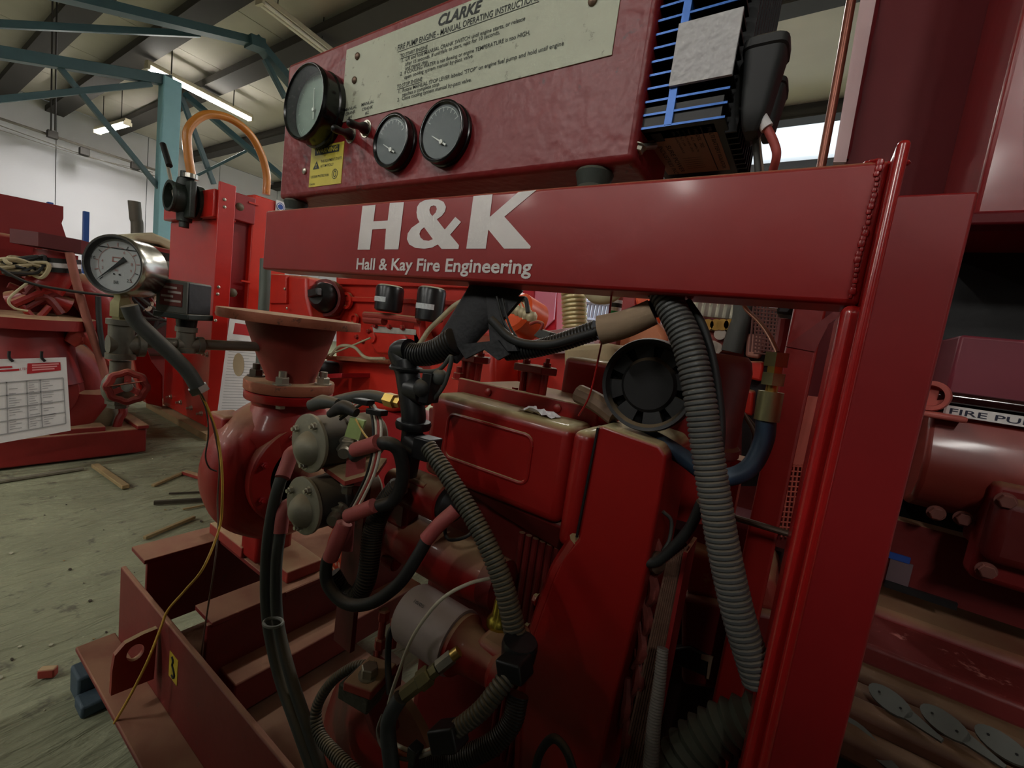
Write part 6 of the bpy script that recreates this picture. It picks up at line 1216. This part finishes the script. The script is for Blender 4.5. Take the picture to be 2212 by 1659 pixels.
# tall cabinet at the top right
DRK = mat('deep_crimson_panel', (98, 20, 26), .55, var=.08, bump=.1, bs=12, spec=.25); MID = mat('mid_crimson_panel', (138, 28, 32), .35, var=.1, bump=.25, bs=22, coat=.2)
YQ = 1.05
xa, xb, xc = P(1862, 170, YQ).x, P(2104, 200, YQ).x, P(2168, 200, YQ).x
tc = thing('tall_crimson_cabinet', 'tall deep crimson cabinet rising behind the front post', 'cabinet', ((xa + xc) / 2, YQ + .2, 0))
part('side_panel', M().box(xa, xb, YQ, YQ + .3, .0, 2.45), DRK, tc, bevel=.003); part('door_panel', M().box(xb + .004, xc + .35, YQ + .004, YQ + .3, .0, 2.45), DRK, tc, bevel=.003)
part('door_seam', M().box(xb - .003, xb + .006, YQ - .010, YQ + .004, 1.25, 2.45), mat('pinkish_bare_edge', (196, 136, 126), .5), tc)
m = M().tube([P(1897 - 70 * i / 12 + random.uniform(-2, 2), -20 + 365 * i / 12, YQ - .004) for i in range(13)], .006, 6, 3); part('edge_sealant', m, DRK, tc)
part('pale_trim', M().prism([P(*q, YQ - .01) for q in ((1862, -20), (1896, -20), (1828, 350), (1800, 350))], (0, .02, 0)), mat('pale_pink_trim', (206, 176, 176), .5, var=.06), tc)
cpz = P(1808, 170, .95); hose([P(1846, -40, .95), P(1810, 165, .95), P(1770, 380, .95), P(1720, 640, .95)], 18, 'brown_pipe', mat('brown_copper_pipe', (128, 74, 58), .35, .5), 'brown copper pipe rising left of the tall crimson cabinet', 'pipe', n=14)
ub = thing('red_box', 'glossy red box at the top right corner with a dark gap below', 'cabinet', P(2180, 470, .80))
xl = P(2160, 220, .80).x; zb_ = P(2150, 466, .80).z
part('box_shell', M().box(xl, xl + .6, .80, 1.04, zb_, zb_ + .9), MID, ub, bevel=.006, seg=3); part('bottom_rail', M().box(xl - .01, xl + .6, .795, .83, zb_ - .012, zb_ + .004), DRK, ub, bevel=.003)
# shade backing and fire pump controller
fc_ = thing('fire_pump_controller', 'dark red fire pump controller housing behind the front post', 'controller', P(2100, 1100, .80))
xL_, xR_ = P(1960, 1000, .86).x, .95
FCM = mat('controller_brick_red', (136, 50, 40), .42, var=.12, bump=.2, bs=18, coat=.25); PUR = mat('dusky_purple_red', (118, 40, 54), .5, var=.08)
def fz_(x, y, Y=.80): return P(x, y, Y).z
part('shade_backing', M().box(P(2070, 480, 1.0).x, xR_, 1.0, 1.04, .2, 1.30), BLACK, fc_)  # black slab painted in for the shaded gap under the red box
part('top_face', M().box(P(2055, 800, .80).x, xR_, .80, .99, fz_(2100, 868), fz_(2100, 725)), PUR, fc_, bevel=.004)
part('top_lip', M().box(P(2055, 800, .80).x, xR_, .792, .81, fz_(2100, 874), fz_(2100, 862)), PUR, fc_, bevel=.002)
tb = [P(2030, 858, .775), P(2120, 875, .775)]; part('tube_rail', M().lathe((tb[0].x, .79, tb[0].z + .002), UX, [(0, .0075), (.8, .0075)], 20), mat('dark_gloss_tube', (40, 10, 12), .12, coat=.5), fc_)
part('tube_end', M().lathe((tb[0].x - .004, .79, tb[0].z), Vector((-.35, -.9, 0)), [(0, .019), (.008, .020), (.012, .019), (.012, .014), (.002, .012), (.002, .001)], 28), mat('salmon_ring', (190, 96, 86), .45), fc_)
part('tube_bracket', M().box(tb[0].x - .03, tb[0].x + .03, .77, .80, tb[0].z - .028, tb[0].z - .02), mat('salmon_ring', (190, 96, 86)), fc_, bevel=.003)
zl0, zl1 = fz_(2100, 905, .79), fz_(2100, 883, .79); xl0 = P(2042, 890, .79).x
lb = part('name_strip', M().box(xl0, xl0 + .40, .788, .80, zl0, zl1), WHITE, fc_, label='white strip reading FIRE PUMP CONTROLLER')
m = M(); text(m, 'FIRE PUMP CONTROLLER', Vector((P(2050, 895, .787).x, .7876, zl0 + (zl1 - zl0) * .2)), Vector((P(2050, 895, .787).x + .2235, .7876, zl0 + (zl1 - zl0) * .2)), (0, 0, (zl1 - zl0) * .56), (0, 0, 0), .012)
part('strip_lettering', m, mat('navy_ink', (34, 36, 58), .6), lb)
R = []
for t_ in (0, 1):
    x = xL_ if t_ == 0 else xR_; prof = [(.80, fz_(2100, 906)), (.79, fz_(2100, 940)), (.775, fz_(2100, 1000)), (.775, fz_(2100, 1060)), (.79, fz_(2100, 1100)), (.83, fz_(2100, 1130)), (.95, fz_(2100, 1135)), (.95, fz_(2100, 906))]
    R.append([Vector((x, y, z)) for y, z in prof])
part('bowed_door', M().rings(R), FCM, fc_, bevel=.006)
bzx = P(2170, 1150, .74).x; z0_, z1_ = fz_(2160, 1225, .74), fz_(2160, 1075, .74)
part('junction_box', M().box(P(2140, 1150, .74).x, bzx + .3, .74, .84, z0_, z1_), REDDARK, fc_, bevel=.012, seg=3); part('box_flange', M().box(P(2120, 1150, .76).x, bzx + .3, .76, .80, z0_ - .03, z1_ + .015), RED_M, fc_, bevel=.008)
for x, y in ((2172, 1082), (2130, 1232), (2022, 1108), (2080, 1120)): part('bolt', M().bolt(P(x, y, .745 if x > 2100 else .79), NY, .008, .008), mat('dull_pink_bolt', (150, 96, 88), .4, .4), fc_)
part('lower_panel', M().box(xL_ - .03, xR_, .83, .86, fz_(2000, 1290, .83), fz_(2000, 1140, .83)), REDDARK, fc_)
st_ = part('sticker', M().box(P(1915, 1240, .828).x, P(1968, 1240, .828).x, .827, .83, fz_(1945, 1262, .828), fz_(1945, 1212, .828)), mat('grey_brown_sticker', (104, 84, 88), .6), fc_, label='grey sticker with a blue top band'); part('sticker_band', M().box(P(1915, 1205, .826).x, P(1968, 1205, .826).x, .826, .829, fz_(1945, 1213, .826), fz_(1945, 1199, .826)), BLUEINK, st_)
part('slot', M().box(P(1905, 1280, .826).x, P(2070, 1300, .826).x, .824, .832, fz_(1990, 1293, .826), fz_(1990, 1278, .826)), BLACK, fc_)
# base rails of the right-hand set
rb = thing('rail_skid', 'red and tan base rails of the right-hand set with grey hangers', 'skid base', P(2050, 1600, .62))
def fr_(name, pa, pb, Y, w_, h_, mt, bv=.004):
    a, b = P(*pa, Y), P(*pb, Y); z = (a.z + b.z) / 2
    return part(name, M().box(a.x - .02, xR_, Y, Y + w_, z - h_, z), mt, rb, bevel=bv)
TAN = mat('tan_brown_rail', (88, 50, 32), .65, var=.2, bump=.2, bs=70, dust=.3, wear=.15, wcol=(60, 44, 38)); PKR = mat('scuffed_pink_red', (116, 40, 38), .5, var=.2, bump=.3, bs=60, wear=.25, wcol=(196, 120, 112))
fr_('rail', (1840, 1300), (2212, 1420), .80, .16, .10, RED_M, .012); fr_('rail_face', (1850, 1340), (2212, 1470), .78, .05, .11, REDDARK)
fr_('scuffed_rail', (1880, 1400), (2212, 1520), .70, .10, .03, PKR, .005); fr_('scuffed_lip', (1880, 1450), (2212, 1570), .69, .02, .02, PKR, .004)
fr_('tan_rail', (1870, 1470), (2212, 1600), .66, .04, .035, TAN, .008); fr_('tan_rail', (1850, 1510), (2212, 1640), .62, .03, .022, TAN, .008); fr_('tan_rail', (1840, 1545), (2212, 1680), .585, .03, .03, TAN, .008); fr_('tan_rail', (1830, 1620), (2212, 1740), .555, .03, .03, TAN, .008)
part('painted_shade_plate', M().box(P(1800, 1600, .70).x, xR_, .70, .72, .1, P(1900, 1480, .70).z), BLACK, rb)  # black plate stands in for the shadow under the rails
HGR = mat('grey_hanger', (104, 106, 100), .55, .3, var=.12)
for x, y, sc in ((1922, 1512, 1.0), (2040, 1560, 1.0), (1850, 1588, 1.1), (2165, 1608, 1.0)):
    q = P(x, y, .61 if sc == 1.0 else .57); u_ = Vector((.8, .0, -.6)).normalized(); n_ = Vector((-.3, -.55, .78)).normalized(); v_ = n_.cross(u_).normalized(); u_ = v_.cross(n_)
    pts = [q + u_ * (.020 * sc * math.cos(a)) + v_ * (.011 * sc * math.sin(a)) for a in [2 * math.pi * k / 20 for k in range(20)]]
    b = part('grey_disc', M().prism(pts, n_ * -.004), HGR, rb); part('disc_tail', M().prism([q + u_ * .016 * sc + v_ * .006, q + u_ * .016 * sc - v_ * .006, q + u_ * .045 * sc - v_ * .002, q + u_ * .045 * sc + v_ * .002], n_ * -.004), HGR, b)
    for k in (-.5, .5): part('rivet_hole', M().lathe(q + u_ * .02 * k + n_ * .0002, n_, [(0, .0012), (.0004, .0012)], 8), BLACK, b)
# chassis seen between the housing and the front post
mc = thing('chassis_beam', 'dusty red chassis beam of the next set behind the grey conduit', 'chassis', P(1560, 1400, .85))
part('top_hump', M().prism([P(*q, .84) for q in ((1470, 1090), (1640, 1140), (1660, 1230), (1480, 1185))], (0, .10, 0)), PUR, mc, bevel=.01)
part('dusty_shelf', M().prism([P(*q, .80) for q in ((1478, 1180), (1670, 1245), (1690, 1330), (1478, 1285))], (0, .14, 0)), mat('dusty_red_shelf', (152, 52, 40), .6, var=.25, dust=1.0, wear=.3, wcol=(170, 120, 80)), mc, bevel=.012)
part('shelf_face', M().prism([P(*q, .79) for q in ((1470, 1285), (1690, 1330), (1690, 1520), (1470, 1480))], (0, .05, 0)), REDDARK, mc, bevel=.01)
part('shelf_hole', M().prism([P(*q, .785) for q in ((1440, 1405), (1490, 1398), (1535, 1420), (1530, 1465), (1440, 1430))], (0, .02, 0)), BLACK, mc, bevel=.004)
part('latch', M().prism([P(*q, .78) for q in ((1515, 1415), (1541, 1420), (1538, 1430), (1532, 1468), (1526, 1466), (1530, 1430), (1514, 1424))], (0, .004, 0)), mat('pale_latch', (150, 128, 104), .5), mc)
part('dark_infill_sheet', M().box(P(1320, 1300, .93).x, P(1700, 1300, .93).x, .93, .95, .1, P(1500, 1130, .93).z), mat('black_red', (40, 10, 10), .6), mc)  # dark sheet added to close bright gaps behind the chassis
part('blue_label', M().prism([P(*q, .835) for q in ((1468, 1100), (1500, 1108), (1488, 1150), (1455, 1140))], (0, .003, 0)), mat('blue_grey_label', (96, 112, 140), .6, var=.3, vs=60), mc)
# ================================================================== unseen crates added behind the camera to shade the lower machine
SCM = mat('dark_shade_crate', (58, 54, 46), .8, var=.2, vs=8)
sc0 = None
for i in range(4):
    x = -1.22 + i * 1.02
    lb_ = ['first', 'second', 'third', 'last'][i] + ' dark wooden crate from the left in the unseen row added for shade behind the camera'
    if sc0 is None:
        sc0 = thing('shade_crate', lb_, 'crate', (x, -.8, 0), 'crates added for shade')
        part('carcass', M().box(x + .02, x + .96, -1.08, -.52, .1, 1.48), SCM, sc0)
        for k in range(8): part('plank', M().box(x, x + .98, -.52, -.5, .1 + k * .166, .26 + k * .166), SCM, sc0, bevel=.003)
        for k in (0, 1, 2): part('skid_block', M().box(x + .02 + .4 * k, x + .14 + .4 * k, -1.08, -.52, 0, .1), SCM, sc0)
        part('lid', M().box(x, x + .98, -1.1, -.5, 1.48, 1.51), SCM, sc0, bevel=.003)
    else: copy_tree(sc0, (x, -.8, 0), lb_, 'crates added for shade')
